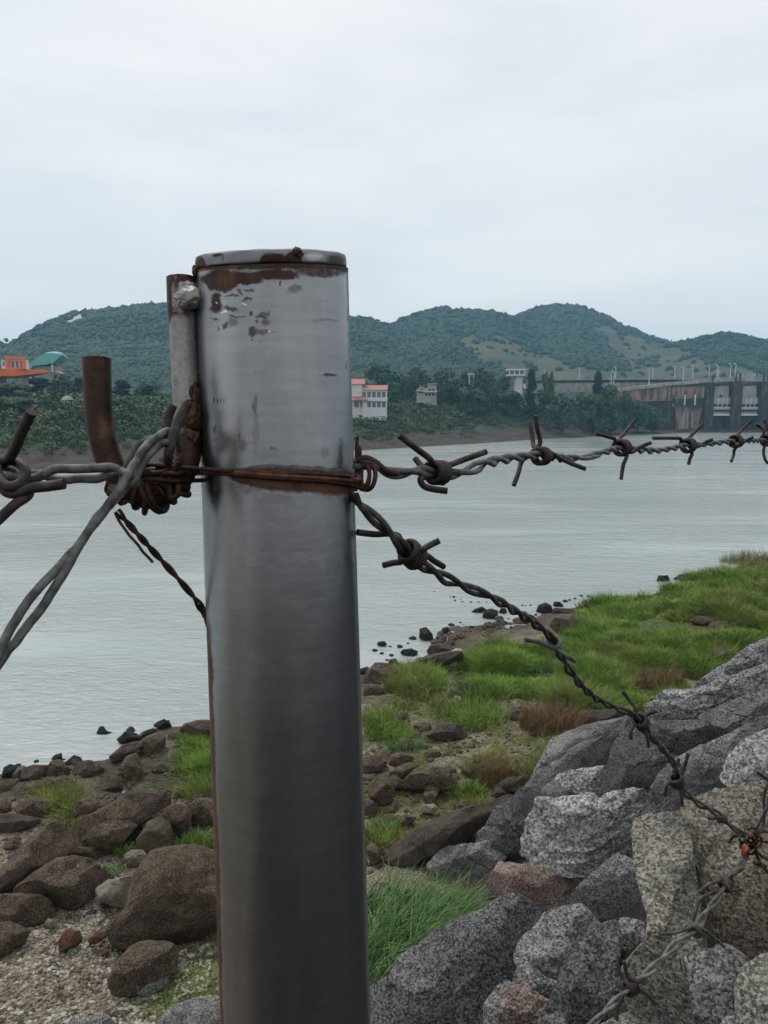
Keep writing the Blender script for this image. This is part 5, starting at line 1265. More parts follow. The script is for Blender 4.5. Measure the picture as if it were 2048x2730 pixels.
# ------------------------------------------------------------------ barbed wire
def barb(parent, c, tips, r=.0011, wrap=.0034, t_dir=None, mat='barb', turns=2.2, name='barb', seed=0):
    """c=(px,py,depth); tips = list of point lists running from the knot outward"""
    rg = np.random.default_rng(int(c[0] * 3 + c[1]) + seed)
    ctr = P(*c); T = np.array(t_dir, float); T /= np.linalg.norm(T)
    N = np.cross(T, FW); N /= np.linalg.norm(N); B = np.cross(T, N)
    npair = (len(tips) + 1) // 2
    for k in range(npair):
        tp = tips[2 * k:2 * k + 2]
        off = (k - (npair - 1) / 2) * r * 3.2
        s_ = -1 if k % 2 else 1
        def loc(a_, o_): return ctr + T * (off + o_) + wrap * (N * math.cos(a_) + B * math.sin(a_) * s_)
        a_s = rg.uniform(0, 6.28)
        first = np.array([P(*q) for q in tp[0]])
        d0 = first[0] - ctr; a_s = math.atan2((d0 @ B) * s_, d0 @ N) - .9
        nA = 26; ang = a_s + np.linspace(0, 2 * math.pi * turns, nA)
        coil = [loc(a_, (i_ / nA - .5) * r * 2.3 * turns * .6) for i_, a_ in enumerate(ang)]
        pts = list(first[::-1]) + coil
        if len(tp) > 1: pts += [P(*q) for q in tp[1]]
        p = catmull(pts, .0009)
        MB().tube(p, r, 9).build(name, M[mat], parent, tuple(p[0] - np.array(parent.location)), world=True)

# right, upper
up_pts = [(942, 1236, .298), (985, 1238, .300), (1030, 1258, .306), (1070, 1262, .312), (1120, 1256, .320), (1168, 1262, .328), (1230, 1262, .345), (1290, 1238, .365), (1350, 1224, .390), (1440, 1214, .425), (1500, 1222, .450), (1560, 1220, .475),
          (1610, 1206, .50), (1658, 1196, .525), (1740, 1202, .570), (1790, 1196, .60), (1835, 1188, .63), (1890, 1184, .665), (1962, 1176, .71), (2045, 1174, .77), (2150, 1164, .86), (2400, 1140, 1.15)]
w1 = empty('barbed_wire', tuple(P(985, 1238, .3)), 'upper barbed wire running away to the right from the post', 'barbed wire')
pth = catmull([P(*q) for q in up_pts], .0007)
twisted('strand', pth, .00128, .034, 'wire', w1, 1.0, .6, seed=2, var=.4)
wire('strand', [P(950, 1228, .2985), P(975, 1222, .2985), P(1000, 1232, .300), P(1030, 1256, .303), P(1060, 1262, .308)], .00135, 'tie', w1)
def tdir(c0, c1): return P(*c1) - P(*c0)
barb(w1, (1168, 1260, .327), [[(1150, 1228, .322), (1110, 1196, .316), (1063, 1160, .312)], [(1190, 1242, .334), (1240, 1224, .340), (1296, 1204, .345)], [(1122, 1275, .318), (1130, 1296, .318), (1160, 1305, .318), (1193, 1309, .318)], [(1145, 1262, .334), (1122, 1240, .338), (1107, 1222, .340)]], .00135, .0040, tdir((1120, 1256, .32), (1230, 1262, .345)))
barb(w1, (1443, 1216, .426), [[(1440, 1180, .424), (1432, 1140, .422), (1429, 1108, .42)], [(1470, 1208, .43), (1510, 1230, .44), (1560, 1250, .445)], [(1424, 1190, .434), (1419, 1160, .438), (1413, 1128, .44)], [(1395, 1225, .42), (1382, 1262, .415), (1370, 1294, .412)]], .00128, .0040, tdir((1350, 1224, .39), (1500, 1222, .45)))
barb(w1, (1658, 1194, .525), [[(1640, 1172, .522), (1620, 1164, .52), (1587, 1155, .518)], [(1672, 1210, .525), (1662, 1240, .522), (1656, 1278, .52)], [(1652, 1172, .53), (1672, 1146, .535), (1694, 1119, .54)], [(1680, 1206, .528), (1706, 1192, .53), (1736, 1180, .53)]], .0013, .0046, tdir((1610, 1206, .50), (1740, 1202, .57)))
barb(w1, (1835, 1188, .63), [[(1815, 1170, .625), (1790, 1168, .62), (1741, 1168, .615)], [(1845, 1206, .63), (1840, 1222, .628), (1836, 1238, .627)], [(1836, 1170, .636), (1852, 1152, .64), (1874, 1130, .645)], [(1860, 1190, .635), (1880, 1180, .64), (1900, 1172, .64)]], .0014, .0048, tdir((1790, 1196, .6), (1890, 1184, .665)))
barb(w1, (1962, 1176, .71), [[(1958, 1200, .71), (1956, 1214, .71), (1950, 1230, .705)], [(1970, 1156, .715), (1986, 1138, .72), (2004, 1122, .722)], [(1985, 1178, .72), (1998, 1170, .72), (2008, 1166, .72)]], .0014, .0048, tdir((1890, 1184, .665), (2045, 1174, .77)))
barb(w1, (2045, 1174, .77), [[(2038, 1150, .77), (2028, 1140, .77), (2016, 1130, .765)], [(2036, 1200, .77), (2040, 1225, .77), (2048, 1236, .77)], [(2048, 1150, .775), (2044, 1134, .775), (2038, 1120, .775)]], .0014, .0048, tdir((1962, 1176, .71), (2150, 1164, .86)))

# right, sagging
lo_pts = [(940, 1318, .302), (958, 1345, .305), (982, 1366, .308), (1030, 1412, .313), (1069, 1452, .318), (1100, 1482, .323), (1131, 1510, .33), (1189, 1543, .345), (1238, 1565, .36), (1286, 1582, .38), (1334, 1606, .40), (1382, 1636, .425), (1426, 1664, .445),
          (1469, 1700, .465), (1490, 1738, .48), (1517, 1787, .50), (1559, 1838, .525), (1601, 1869, .545), (1643, 1888, .565), (1686, 1905, .585), (1715, 1928, .60), (1732, 1960, .61), (1766, 1998, .625), (1795, 2034, .635), (1808, 2076, .645),
          (1828, 2114, .65), (1863, 2143, .655), (1909, 2167, .66), (1935, 2192, .66), (1975, 2220, .66), (2012, 2236, .66)]
w2 = empty('barbed_wire', tuple(P(958, 1345, .305)), 'sagging barbed wire dropping from the post to the knot at the lower right', 'barbed wire')
pth = catmull([P(*q) for q in lo_pts], .0008)
twisted('strand', pth, .00128, .046, 'wire_dark', w2, 1.15, 1.9, seed=7, var=.3)
barb(w2, (1100, 1480, .322), [[(1066, 1434, .322), (1040, 1423, .319), (1000, 1424, .316), (953, 1419, .312)], [(1122, 1466, .318), (1146, 1454, .318), (1172, 1441, .318)], [(1072, 1496, .325), (1050, 1500, .325), (1021, 1507, .326)], [(1132, 1482, .330), (1158, 1496, .334), (1183, 1511, .338)]], .00135, .0042, tdir((1069, 1452, .318), (1131, 1510, .33)), 'barb')
barb(w2, (1476, 1712, .466), [[(1452, 1718, .464), (1430, 1710, .46), (1399, 1706, .455)], [(1500, 1742, .468), (1518, 1754, .47), (1534, 1762, .472)]], .00135, .0036, tdir((1469, 1700, .465), (1490, 1738, .48)), 'wire', 1.2)
barb(w2, (1710, 1925, .597), [[(1694, 1890, .597), (1678, 1866, .6), (1660, 1843, .6)], [(1724, 1906, .60), (1738, 1900, .6), (1750, 1896, .6)], [(1690, 1932, .597), (1682, 1950, .595), (1682, 1972, .594)], [(1722, 1955, .60), (1727, 1972, .6), (1729, 1992, .6)]], .0014, .0046, tdir((1686, 1905, .585), (1732, 1960, .61)))
barb(w2, (1804, 2082, .642), [[(1820, 2060, .64), (1828, 2034, .64), (1835, 2009, .64)], [(1782, 2090, .64), (1776, 2106, .64), (1772, 2122, .64)], [(1796, 2060, .646), (1806, 2040, .648), (1810, 2022, .65)], [(1814, 2104, .642), (1817, 2128, .642), (1819, 2150, .642)]], .0014, .0048, tdir((1795, 2034, .635), (1828, 2114, .65)))
barb(w2, (1925, 2182, .66), [[(1915, 2180, .657), (1904, 2182, .655), (1890, 2183, .653)]], .0014, .0036, tdir((1909, 2167, .66), (1935, 2192, .66)), 'barb', 1.1)

# knot at the lower right
kn = empty('tie_wire', tuple(P(2010, 2245, .66)), 'tangled rusty wire knot joining the barbed wires at the lower right', 'tie wire')
rg = np.random.default_rng(77)
for k in range(7):
    cx, cy = 2004 + rg.normal() * 10, 2246 + rg.normal() * 9; a0 = rg.random() * 6.28; rx_, ry_ = rg.uniform(9, 20), rg.uniform(8, 17)
    wire('coil', [P(cx + rx_ * math.cos(a0 + q), cy + ry_ * math.sin(a0 + q), .655 + .008 * math.sin(q * 1.7 + k)) for q in np.linspace(0, 7.2, 14)], .0011, 'tie', kn)
for pl in [[(2006, 2232), (1985, 2228), (1962, 2228), (1950, 2236), (1944, 2246)], [(2012, 2238), (2036, 2244), (2060, 2244)], [(2012, 2222), (2034, 2216), (2060, 2220)], [(2014, 2262), (2022, 2290), (2036, 2312), (2052, 2330)],
           [(2016, 2268), (2034, 2284), (2056, 2296)], [(1996, 2212), (2004, 2206), (2014, 2210)], [(2010, 2301), (2026, 2306), (2044, 2310)]]:
    wire('wire_end', [P(a_, b_, .652 + .004 * (i_ % 2)) for i_, (a_, b_) in enumerate(pl)], .0012, 'barb', kn)
wire('red_wrap', [P(1994, 2250, .648), P(1984, 2262, .646), (P(1982, 2278, .648)), P(1990, 2280, .652), P(1994, 2262, .645), P(1988, 2270, .644), P(1984, 2284, .648)], .0014, 'red', kn)
w3 = empty('barbed_wire', tuple(P(2040, 2150, .66)), 'short piece of grey wire rising from the knot at the right edge', 'barbed wire')
pth = catmull([P(2006, 2238, .66), P(2026, 2205, .655), P(2038, 2165, .65), P(2046, 2115, .645), P(2058, 2060, .64), P(2100, 1960, .63), P(2200, 1800, .62)], .0008)
twisted('strand', pth, .00125, .06, 'wire', w3, 1.3, .4, seed=9)
wire('barb', [P(2060, 2090, .64), P(2040, 2074, .64), P(2018, 2058, .64)], .0013, 'barb', w3)
# from the knot down to the left
dn_pts = [(2004, 2250, .66), (1992, 2272, .655), (1979, 2300, .65), (1952, 2332, .645), (1936, 2356, .64), (1915, 2393, .632), (1882, 2435, .622), (1857, 2475, .612), (1832, 2500, .605), (1795, 2525, .597), (1757, 2566, .588), (1720, 2600, .58), (1681, 2630, .572),
          (1650, 2660, .566), (1620, 2690, .56), (1576, 2735, .552), (1500, 2810, .54), (1380, 2950, .52)]
w4 = empty('barbed_wire', tuple(P(1979, 2300, .65)), 'grey barbed wire running from the knot down past the bottom edge', 'barbed wire')
pth = catmull([P(*q) for q in dn_pts], .0008)
twisted('strand', pth, .00135, .050, 'wire', w4, 1.1, 1.1, seed=12)
barb(w4, (1935, 2356, .64), [[(1950, 2336, .636), (1968, 2324, .634), (1985, 2311, .632)], [(1905, 2352, .636), (1880, 2364, .634), (1866, 2378, .632)], [(1945, 2376, .645), (1960, 2373, .645), (1980, 2371, .645)], [(1872, 2392, .633), (1858, 2420, .63), (1848, 2456, .628)]], .0013, .0046, tdir((1952, 2332, .645), (1915, 2393, .632)), 'wire_dark')
barb(w4, (1852, 2480, .611), [[(1826, 2478, .608), (1796, 2488, .606), (1761, 2490, .604)], [(1876, 2478, .612), (1904, 2500, .612), (1932, 2525, .612)]], .0013, .0050, tdir((1882, 2435, .622), (1832, 2500, .605)), 'wire_dark')
barb(w4, (1681, 2630, .572), [[(1674, 2604, .57), (1668, 2584, .57), (1664, 2562, .57)], [(1702, 2634, .572), (1726, 2652, .572), (1750, 2676, .572)], [(1664, 2612, .576), (1652, 2592, .578), (1648, 2572, .58)], [(1660, 2655, .57), (1648, 2680, .568), (1644, 2720, .566)]], .0014, .0048, tdir((1720, 2600, .58), (1650, 2660, .566)))

# left, level
w5 = empty('barbed_wire', tuple(P(240, 1262, .262)), 'level barbed wire coming in from the left edge and hooked onto the post bracket', 'barbed wire')
wire('strand', [P(-500, 1300, .235), P(-200, 1285, .240), P(-40, 1276, .245), P(0, 1268, .246), P(40, 1272, .248), P(90, 1276, .249), P(122, 1262, .249), P(150, 1250, .250), P(200, 1250, .252), P(260, 1248, .254), P(295, 1246, .256), P(325, 1258, .260), P(350, 1282, .270), P(372, 1290, .280)], .00150, 'wire', w5, 12)
wire('strand', [P(-500, 1290, .235), P(-200, 1270, .240), P(-30, 1284, .248), P(30, 1284, .252), P(80, 1264, .254), P(120, 1268, .255), P(160, 1280, .254), P(210, 1276, .255), P(262, 1276, .256), P(290, 1262, .257), P(318, 1256, .258), P(345, 1266, .258), P(362, 1266, .270), P(372, 1240, .284), P(390, 1230, .29)], .00145, 'wire', w5, 12)
wire('barb', [P(84, 1098, .240), P(62, 1145, .243), P(38, 1200, .246), P(22, 1224, .249), P(-4, 1232, .252), P(-6, 1270, .243), P(20, 1296, .240), P(52, 1290, .240), P(68, 1262, .243), P(56, 1238, .250), P(24, 1228, .254), P(-2, 1250, .254), P(6, 1298, .244), P(34, 1316, .241), P(80, 1302, .240), P(130, 1296, .240), P(172, 1290, .240)], .00165, 'barb', w5, 12)
wire('barb', [P(-40, 1420, .236), P(0, 1382, .238), (P(40, 1345, .240)), P(76, 1318, .243), P(70, 1286, .252), P(40, 1262, .256), P(10, 1262, .250), P(8, 1296, .246), P(30, 1316, .247)], .0016, 'barb', w5, 12)
# left, diagonal
w6 = empty('barbed_wire', tuple(P(380, 1210, .262)), 'barbed wire rising from the lower left and looped over the post bracket', 'barbed wire')
d1 = [(-300, 2300, .20), (-120, 1980, .215), (-20, 1775, .225), (40, 1655, .230), (105, 1568, .236), (170, 1500, .241), (235, 1418, .247), (290, 1345, .252), (330, 1288, .256), (362, 1228, .260), (398, 1180, .264), (430, 1158, .267), (452, 1150, .270), (470, 1165, .278), (480, 1200, .286)]
d2 = [(-300, 2330, .202), (-120, 2005, .216), (-16, 1790, .226), (50, 1700, .232), (110, 1622, .237), (160, 1545, .239), (215, 1450, .244), (262, 1378, .250), (318, 1320, .259), (362, 1268, .262), (392, 1218, .264), (425, 1186, .266), (448, 1178, .268), (468, 1160, .274), (486, 1150, .285)]
wire('strand', [P(*q) for q in d1], .00140, 'wire', w6, 12, jit=.0002, seed=4)
wire('strand', [P(*q) for q in d2], .00140, 'wire', w6, 12, jit=.0002, seed=9)
wire('strand', [P(300, 1300, .262), P(310, 1325, .268), P(332, 1275, .272), P(345, 1235, .272), P(372, 1190, .271), P(405, 1172, .270), P(432, 1172, .270), P(455, 1160, .272)], .0016, 'wire_dark', w6, 12)
wire('barb', [P(502, 1074, .268), P(482, 1110, .268), P(462, 1160, .268), P(450, 1210, .270), P(448, 1232, .280)], .0017, 'wire_dark', w6, 12)
wire('barb', [P(462, 1080, .284), P(450, 1110, .284), P(440, 1150, .284), P(436, 1182, .284)], .0016, 'wire_dark', w6, 12)
# ------------------------------------------------------------------ far bank buildings
def pxm(px, dist): return (px - 1024) / F * dist                   # sideways metres at a depth
def zat(py, dist):                                                  # height of a picture row at a depth along the view
    return P(1024, py, dist)[2]
def base_at(px, py, dist):
    return P(px, py, dist)
mw = lambda name, c, r=.7, v=.12, s=.6: plain(name, c, r, 0, v, s)
M['white'] = mw('white render', (.62, .61, .60)); M['glass'] = mw('window glass', (.10, .13, .14), .25); M['redroof'] = mw('red roof', (.42, .14, .13))
M['orange'] = mw('orange paint', (.80, .17, .035), .5, .1); M['teal'] = mw('teal roof', (.14, .42, .40), .5, .1); M['paleconc'] = mw('pale concrete', (.34, .33, .31), .85, .25, .3)
M['dark'] = mw('dark opening', (.02, .022, .025)); M['lampgrey'] = mw('lamp grey', (.55, .57, .58), .6); M['redcar'] = mw('red paint', (.6, .05, .05), .4)
M['grey'] = mw('grey wall', (.25, .26, .26), .8)
# white building with red roofs
D_ = 222.; s = D_ / F
o = base_at(1000, 1092, D_)
bl = empty('white_building', tuple(o), 'white two-storey building with red tiled roofs on the far bank beside the post', 'building')
X = lambda px: (px - 1000) * s
Zr = lambda py: (1092 - py) * s * 1.02
b = MB(); b.box(X(966), X(1032), 0, 7, -3, Zr(1038)); b.box(X(936), X(966), .6, 7, -3, Zr(1024)); b.build('wall', M['white'], bl)
b = MB(); b.prism([(-.5, Zr(1041)), (7.5, Zr(1041)), (3.5, Zr(1028))], 'x', X(966), X(1034)); b.build('roof', M['redroof'], bl)
b = MB(); b.prism([(0, Zr(1026)), (7.6, Zr(1026)), (3.5, Zr(1012))], 'x', X(934), X(973)); b.build('roof', M['redroof'], bl)
b = MB(); b.prism([(-1.5, Zr(1068)), (.55, Zr(1068)), (.55, Zr(1058))], 'x', X(936), X(980)); b.build('porch_roof', M['redroof'], bl)
for row, (ya, yb) in enumerate([(1060, 1046), (1086, 1072)]):
    for k in range(5):
        if row == 1 and k < 1: continue
        f = MB().box(X(966.5 + 13.0 * k), X(976 + 13.0 * k), -.06, .05, Zr(ya), Zr(yb)).build('window', M['glass'], bl)
for k in range(2): MB().box(X(945 + 16 * k), X(956 + 16 * k), .52, .62, Zr(1086), Zr(1071)).build('window', M['glass'], bl)
MB().box(X(966), X(1033.5), -.5, -.02, Zr(1070), Zr(1061.5)).build('balcony', M['white'], bl)

# watch tower
D_ = 292.; s = D_ / F; o = base_at(1380, 1060, D_); X = lambda px: (px - 1380) * s; Zr = lambda py: (1060 - py) * s
tw = empty('watch_tower', tuple(o), 'pale observation tower with an overhanging glazed top rising from the trees', 'tower')
MB().box(X(1374), X(1392), 0, 2.6, -4, Zr(1003)).build('shaft', M['white'], tw)
MB().box(X(1353), X(1397), -1.5, 4.2, Zr(1003), Zr(999)).build('floor_slab', M['white'], tw)
MB().box(X(1355), X(1395), -1.3, 4.0, Zr(999), Zr(989)).build('cabin', M['glass'], tw)
MB().box(X(1352), X(1398), -1.7, 4.4, Zr(989), Zr(985)).build('roof', M['white'], tw)
for k in range(4): MB().box(X(1354 + 13.2 * k), X(1357 + 13.2 * k), -1.42, -1.32, Zr(999), Zr(989)).build('mullion', M['white'], tw)
MB().box(X(1376), X(1392), -.5, .0, Zr(1053), Zr(1044)).build('balcony', M['white'], tw)
MB().box(X(1394), X(1402), .2, 2, Zr(1036), Zr(1024)).build('stair_landing', M['white'], tw)
# cluster of pale houses among the trees
for k, (px_, y0, y1, w_, lab) in enumerate([(1147, 1058, 1024, 34, 'taller pale concrete house half hidden by trees, right one of the pair'), (1122, 1050, 1030, 18, 'small pale concrete house half hidden by trees, left one of the pair')]):
    D_ = 262.; s = D_ / F; o = base_at(px_, y0, D_); h = (y0 - y1) * s; w = w_ * s
    hs = empty('house', tuple(o), lab, 'house')
    b = MB(); b.box(-w / 2, w / 2, 0, 5, -3, h * .7); b.box(-w * .1, w / 2, .8, 5, h * .7, h); b.build('wall', M['paleconc'], hs)
    MB().box(-w * .56, w * .56, -.9, 5, h * .36, h * .42).build('balcony', M['white'], hs); MB().box(-w * .16, w * .56, .2, 5, h * 1.0, h * 1.06).build('roof', M['paleconc'], hs)
    for q in range(3):
        MB().box(-w * .4 + w * .28 * q, -w * .22 + w * .28 * q, -.06, .02, h * .08, h * .28).build('window', M['dark'], hs)
        if q: MB().box(-w * .4 + w * .28 * q, -w * .22 + w * .28 * q, -.06, .02, h * .48, h * .64).build('window', M['dark'], hs)
D_ = 285.; s = D_ / F; o = base_at(1262, 1010, D_)
kb = empty('shelter', tuple(o), 'tiny white flat-roofed shelter above the trees left of the tower', 'shelter')
MB().box(-1.8, .2, 0, 2, 1.6, 2.0).build('roof', M['white'], kb); MB().box(-.2, 1.2, 0, 2, 1.5, 1.9).build('roof', M['white'], kb)
for q in (-1.6, 0): MB().box(q, q + .25, 0, .3, -2, 1.6).build('column', M['white'], kb)
o = base_at(1323, 1020, 288.)
tag(MB().box(-3.2, 3.2, 0, .6, -1.2, .25).box(-3.4, 3.4, -.1, .7, .25, .5).build('boundary_wall', M['paleconc'], None, tuple(o)), 'low pale wall among the trees left of the tower', 'wall')

# boat-shaped orange building, teal roof, pavilion on the left
D_ = 205.; s = D_ / F; o = base_at(30, 1010, D_); X = lambda px: (px - 30) * s; Zr = lambda py: (1010 - py) * s
bt = empty('boat_shaped_building', tuple(o), 'bright orange boat-shaped building on the wooded left bank', 'building')
b = MB(); st = [(-110, 11), (-40, 12), (0, 12), (40, 11), (70, 8), (95, 4), (112, .6)]
rowsV = []
for a_, hw in st:
    x = X(a_); t_ = hw / 12.; kz = Zr(1008) if a_ < 40 else Zr(1008 - (a_ - 40) * .19)
    rowsV.append([(x, 4 - 4.5 * t_, Zr(985)), (x, 4 - 4.3 * t_, kz + (Zr(985) - kz) * .22), (x, 4, kz), (x, 4 + 4.3 * t_, kz + (Zr(985) - kz) * .22), (x, 4 + 4.5 * t_, Zr(985))])
vv = [p for r_ in rowsV for p in r_]; ff = []
for i in range(len(st) - 1):
    for k in range(4): ff.append((i * 5 + k, (i + 1) * 5 + k, (i + 1) * 5 + k + 1, i * 5 + k + 1))
    ff.append((i * 5 + 4, (i + 1) * 5 + 4, (i + 1) * 5, i * 5))
b.add(vv, ff).build('hull', M['orange'], bt)
b = MB()
b.box(X(17), X(25), 0, .9, Zr(985), Zr(951)); b.box(X(60), X(68), 0, .9, Zr(985), Zr(951)); b.box(X(25), X(60), 0, .9, Zr(958), Zr(951)); b.box(X(25), X(60), 0, .9, Zr(985), Zr(980))
b.build('portal_frame', M['orange'], bt)
MB().box(X(26), X(59), 1.5, 4.5, Zr(983), Zr(959)).build('cabin', M['white'], bt); MB().box(X(3), X(16), .5, 3, Zr(983), Zr(961)).build('cabin', M['white'], bt)
for q in range(3): MB().box(X(28 + 11 * q), X(33 + 11 * q), 1.4, 1.55, Zr(981), Zr(963)).build('window', M['glass'], bt)
MB().box(X(8), X(12), .4, .55, Zr(975), Zr(966)).build('window', M['glass'], bt)
b = MB()
for q in (-80, -20, 40): b.box(X(q), X(q + 8), 2, 6, Zr(1030), Zr(1003))
b.build('support', M['paleconc'], bt)
D_ = 235.; s = D_ / F; o = base_at(115, 985, D_); X = lambda px: (px - 115) * s; Zr = lambda py: (985 - py) * s
th_ = empty('hall', tuple(o), 'building with a swooping teal vaulted roof behind the orange one', 'building')
outl = [(68, 982), (74, 975), (90, 961), (105, 951), (122, 943), (140, 941), (158, 943), (161, 950), (152, 960), (142, 967), (138, 972), (135, 968), (125, 972), (105, 974), (90, 976), (80, 983)]
nV = len(outl); v = []
for yy, dz in ((0, 0), (2.5, .5), (6, -.4)): v += [(X(a_), yy, Zr(b_) + dz) for a_, b_ in outl]
f = [tuple(range(nV - 1, -1, -1)), tuple(range(2 * nV, 3 * nV))]
for q in range(2): f += [(q * nV + i, q * nV + (i + 1) % nV, (q + 1) * nV + (i + 1) % nV, (q + 1) * nV + i) for i in range(nV)]
MB().add(v, f).build('roof', M['teal'], th_); MB().box(X(84), X(150), 1, 5, -5, Zr(976)).build('wall', M['grey'], th_)
for q in (78, 137): MB().box(X(q), X(q + 3), .2, .7, -5, Zr(972)).build('column', M['white'], th_)
o = base_at(148, 1010, 228.)
hs = empty('house', tuple(o), 'small pinkish house in the trees under the teal roof', 'house')
MB().box(-1.4, 1.4, 0, 3, -2, 1.5).build('wall', plain('pinkish wall', (.30, .21, .19)), hs); MB().prism([(-1.7, 1.5), (1.7, 1.5), (0, 2.3)], 'y', -.3, 3.3).build('roof', plain('pinkish roof', (.26, .17, .15)), hs)
MB().box(-.4, .4, -.05, .02, .2, 1.1).build('window', M['dark'], hs)
D_ = 172.; s = D_ / F; o = base_at(181, 1088, D_)
pv_ = empty('pavilion', tuple(o), 'small white domed pavilion with columns on the left bank', 'pavilion')
for q in range(6): MB().cyl((1.05 * math.cos(q * 1.047 + .3), 1.05 * math.sin(q * 1.047 + .3)), .13, -1, 1.7, 8).build('column', M['white'], pv_)
MB().cyl((0, 0), 1.25, 1.7, 1.95, 20).build('entablature', M['white'], pv_)
MB().tube([(0, 0, 1.95), (0, 0, 2.2), (0, 0, 2.5), (0, 0, 2.68)], [1.2, 1.05, .6, .08], 20).build('dome', M['grey'], pv_)
MB().cyl((0, 0), 1.3, -1.2, .0, 20).build('base', M['paleconc'], pv_)
o = base_at(150, 1096, 168.)
tag(MB().tube([(0, 0, -1), (0, 0, .2), (0, 0, .45), (0, 0, .6), (0, 0, 1.0)], [.5, .5, .28, .3, .05], 12).build('stone_marker', M['white'], None, tuple(o)), 'small white pointed stone marker beside the pavilion', 'marker')

# ------------------------------------------------------------------ elevated road, bridge and dam
D_ = 318.; s = D_ / F
def strip(name, pts_top, pts_bot, y0, y1, mat, parent, D=D_):
    """vertical-faced slab following the picture outline at depth D, y0..y1 metres thick away from the viewer"""
    tp = [P(a_, b_, D) for a_, b_ in pts_top]; bt_ = [P(a_, b_, D) for a_, b_ in pts_bot]
    for p in tp + bt_: p[1] = D * math.cos(PITCH) + 6
    b = MB(); poly = [(p[0], p[2]) for p in tp] + [(p[0], p[2]) for p in bt_[::-1]]
    Y = tp[0][1]; b.prism(poly, 'y', Y + y0, Y + y1)
    base = np.array(parent.location)
    b.v = [v_ - base for v_ in b.v]
    return b.build(name, mat, parent)
mc = Mat('stained concrete', .9, 0, .2)
st = mc.noise(.35, 6, .65, vec=mc.mapped(mc.pos(), (3.2, 1, .5))); s2 = mc.noise(.5, 6, .6)
cc_ = mc.ramp(s2, [(.3, (.20, .13, .105)), (.6, (.33, .235, .195))]); cc_ = mc.mix(mc.ramp(st, [(.46, 0.), (.64, .85)]), cc_, (.035, .03, .03)); mc.col(cc_); M['stained'] = mc.m
md = Mat('dark shaded concrete', .9, 0, .2)
st = md.noise(.4, 6, .65, vec=md.mapped(md.pos(), (3, 1, .5))); md.col(md.ramp(st, [(.35, (.022, .022, .024)), (.55, (.06, .052, .05)), (.72, (.17, .135, .12))])); M['darkconc'] = md.m  # dark concrete tone, with the wing wall's shade put into the colour
mr = Mat('road parapet concrete', .9, 0, .2); mr.col(mr.ramp(mr.noise(.4, 5, .6, vec=mr.mapped(mr.pos(), (2, 1, 1))), [(.35, (.20, .20, .19)), (.6, (.36, .35, .33))])); M['parapet'] = mr.m
c0 = P(1700, 1040, D_)
rd = empty('elevated_road', (c0[0], c0[1], c0[2] - 6), 'pale elevated road running along the hillside behind the dam approach', 'road')
strip('parapet', [(1440, 1008), (1560, 1006), (1700, 1004), (1860, 1004), (1960, 1005)], [(1440, 1012), (1560, 1011), (1700, 1009), (1860, 1009), (1960, 1010)], 14, 16, M['parapet'], rd)
strip('wall', [(1440, 1020), (1560, 1019), (1660, 1017), (1800, 1012)], [(1440, 1046), (1560, 1044), (1660, 1040), (1800, 1026)], 15, 18, M['parapet'], rd)
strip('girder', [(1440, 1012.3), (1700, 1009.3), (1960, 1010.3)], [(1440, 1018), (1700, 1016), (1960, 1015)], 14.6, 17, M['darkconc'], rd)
br = empty('bridge', (c0[0], c0[1], c0[2] - 8), 'rust-stained concrete bridge approach leading onto the dam', 'bridge')
strip('deck', [(1652, 1036), (1780, 1020), (1900, 1008), (1960, 1004), (2120, 1006)], [(1652, 1044), (1780, 1029), (1900, 1019), (1960, 1017), (2120, 1019)], -.6, 9, M['parapet'], br)
strip('abutment', [(1600, 1054), (1652, 1044.2), (1788, 1029.4)], [(1600, 1060), (1690, 1072), (1788, 1068)], 0, 8, M['stained'], br)
strip('abutment', [(1660, 1040), (1700, 1072), (1795, 1068)], [(1640, 1100), (1700, 1096), (1795, 1092)], .8, 8, M['darkconc'], br)
for a_ in (1733, 1753, 1778): strip('joint', [(a_, 1036), (a_ + 3, 1036)], [(a_, 1066), (a_ + 3, 1066)], -.1, .2, M['darkconc'], br)
strip('girder', [(1788, 1025), (2120, 1019.5)], [(1788, 1030), (2120, 1026)], -.2, 8, M['darkconc'], br)
dm = empty('dam', (c0[0] + 20, c0[1], 0), 'old concrete dam with dark piers and grey radial gates at the far right', 'dam')
strip('abutment_pier', [(1791, 1029), (1888, 1026)], [(1791, 1075), (1888, 1072)], .4, 8, M['stained'], dm)
strip('intake_beam', [(1797, 1064), (1884, 1060)], [(1800, 1084), (1872, 1084)], -1.6, .3, M['darkconc'], dm)
strip('abutment_pier', [(1802, 1085), (1874, 1085)], [(1805, 1156), (1862, 1156)], -.2, 8, M['stained'], dm)
strip('wing_wall', [(1660, 1092), (1797, 1088)], [(1660, 1164), (1808, 1156)], .4, 6, M['darkconc'], dm)  # shade beside the dam, carried by this wall's dark colour
for a_ in (1820, 1847): strip('guide_post', [(a_, 1052), (a_ + 3, 1052)], [(a_, 1080), (a_ + 3, 1080)], -2.0, -1.7, M['white'], dm)
strip('pillar', [(1870, 1031), (1879, 1031)], [(1870, 1062), (1879, 1062)], -.7, .3, M['paleconc'], dm)
for a_ in (1822, 1833, 1846): strip('stain', [(a_, 1100), (a_ + 3, 1100)], [(a_ + 1, 1146), (a_ + 4, 1146)], -.26, -.15, M['paleconc'], dm)
for k, (x0, x1) in enumerate([(1876, 1896), (1946, 1970), (2020, 2042), (2092, 2112)]):
    strip('pier', [(x0, 1020), (x1, 1020)], [(x0 - 4, 1158), (x1, 1158)], -3.0, 8, M['darkconc'], dm)
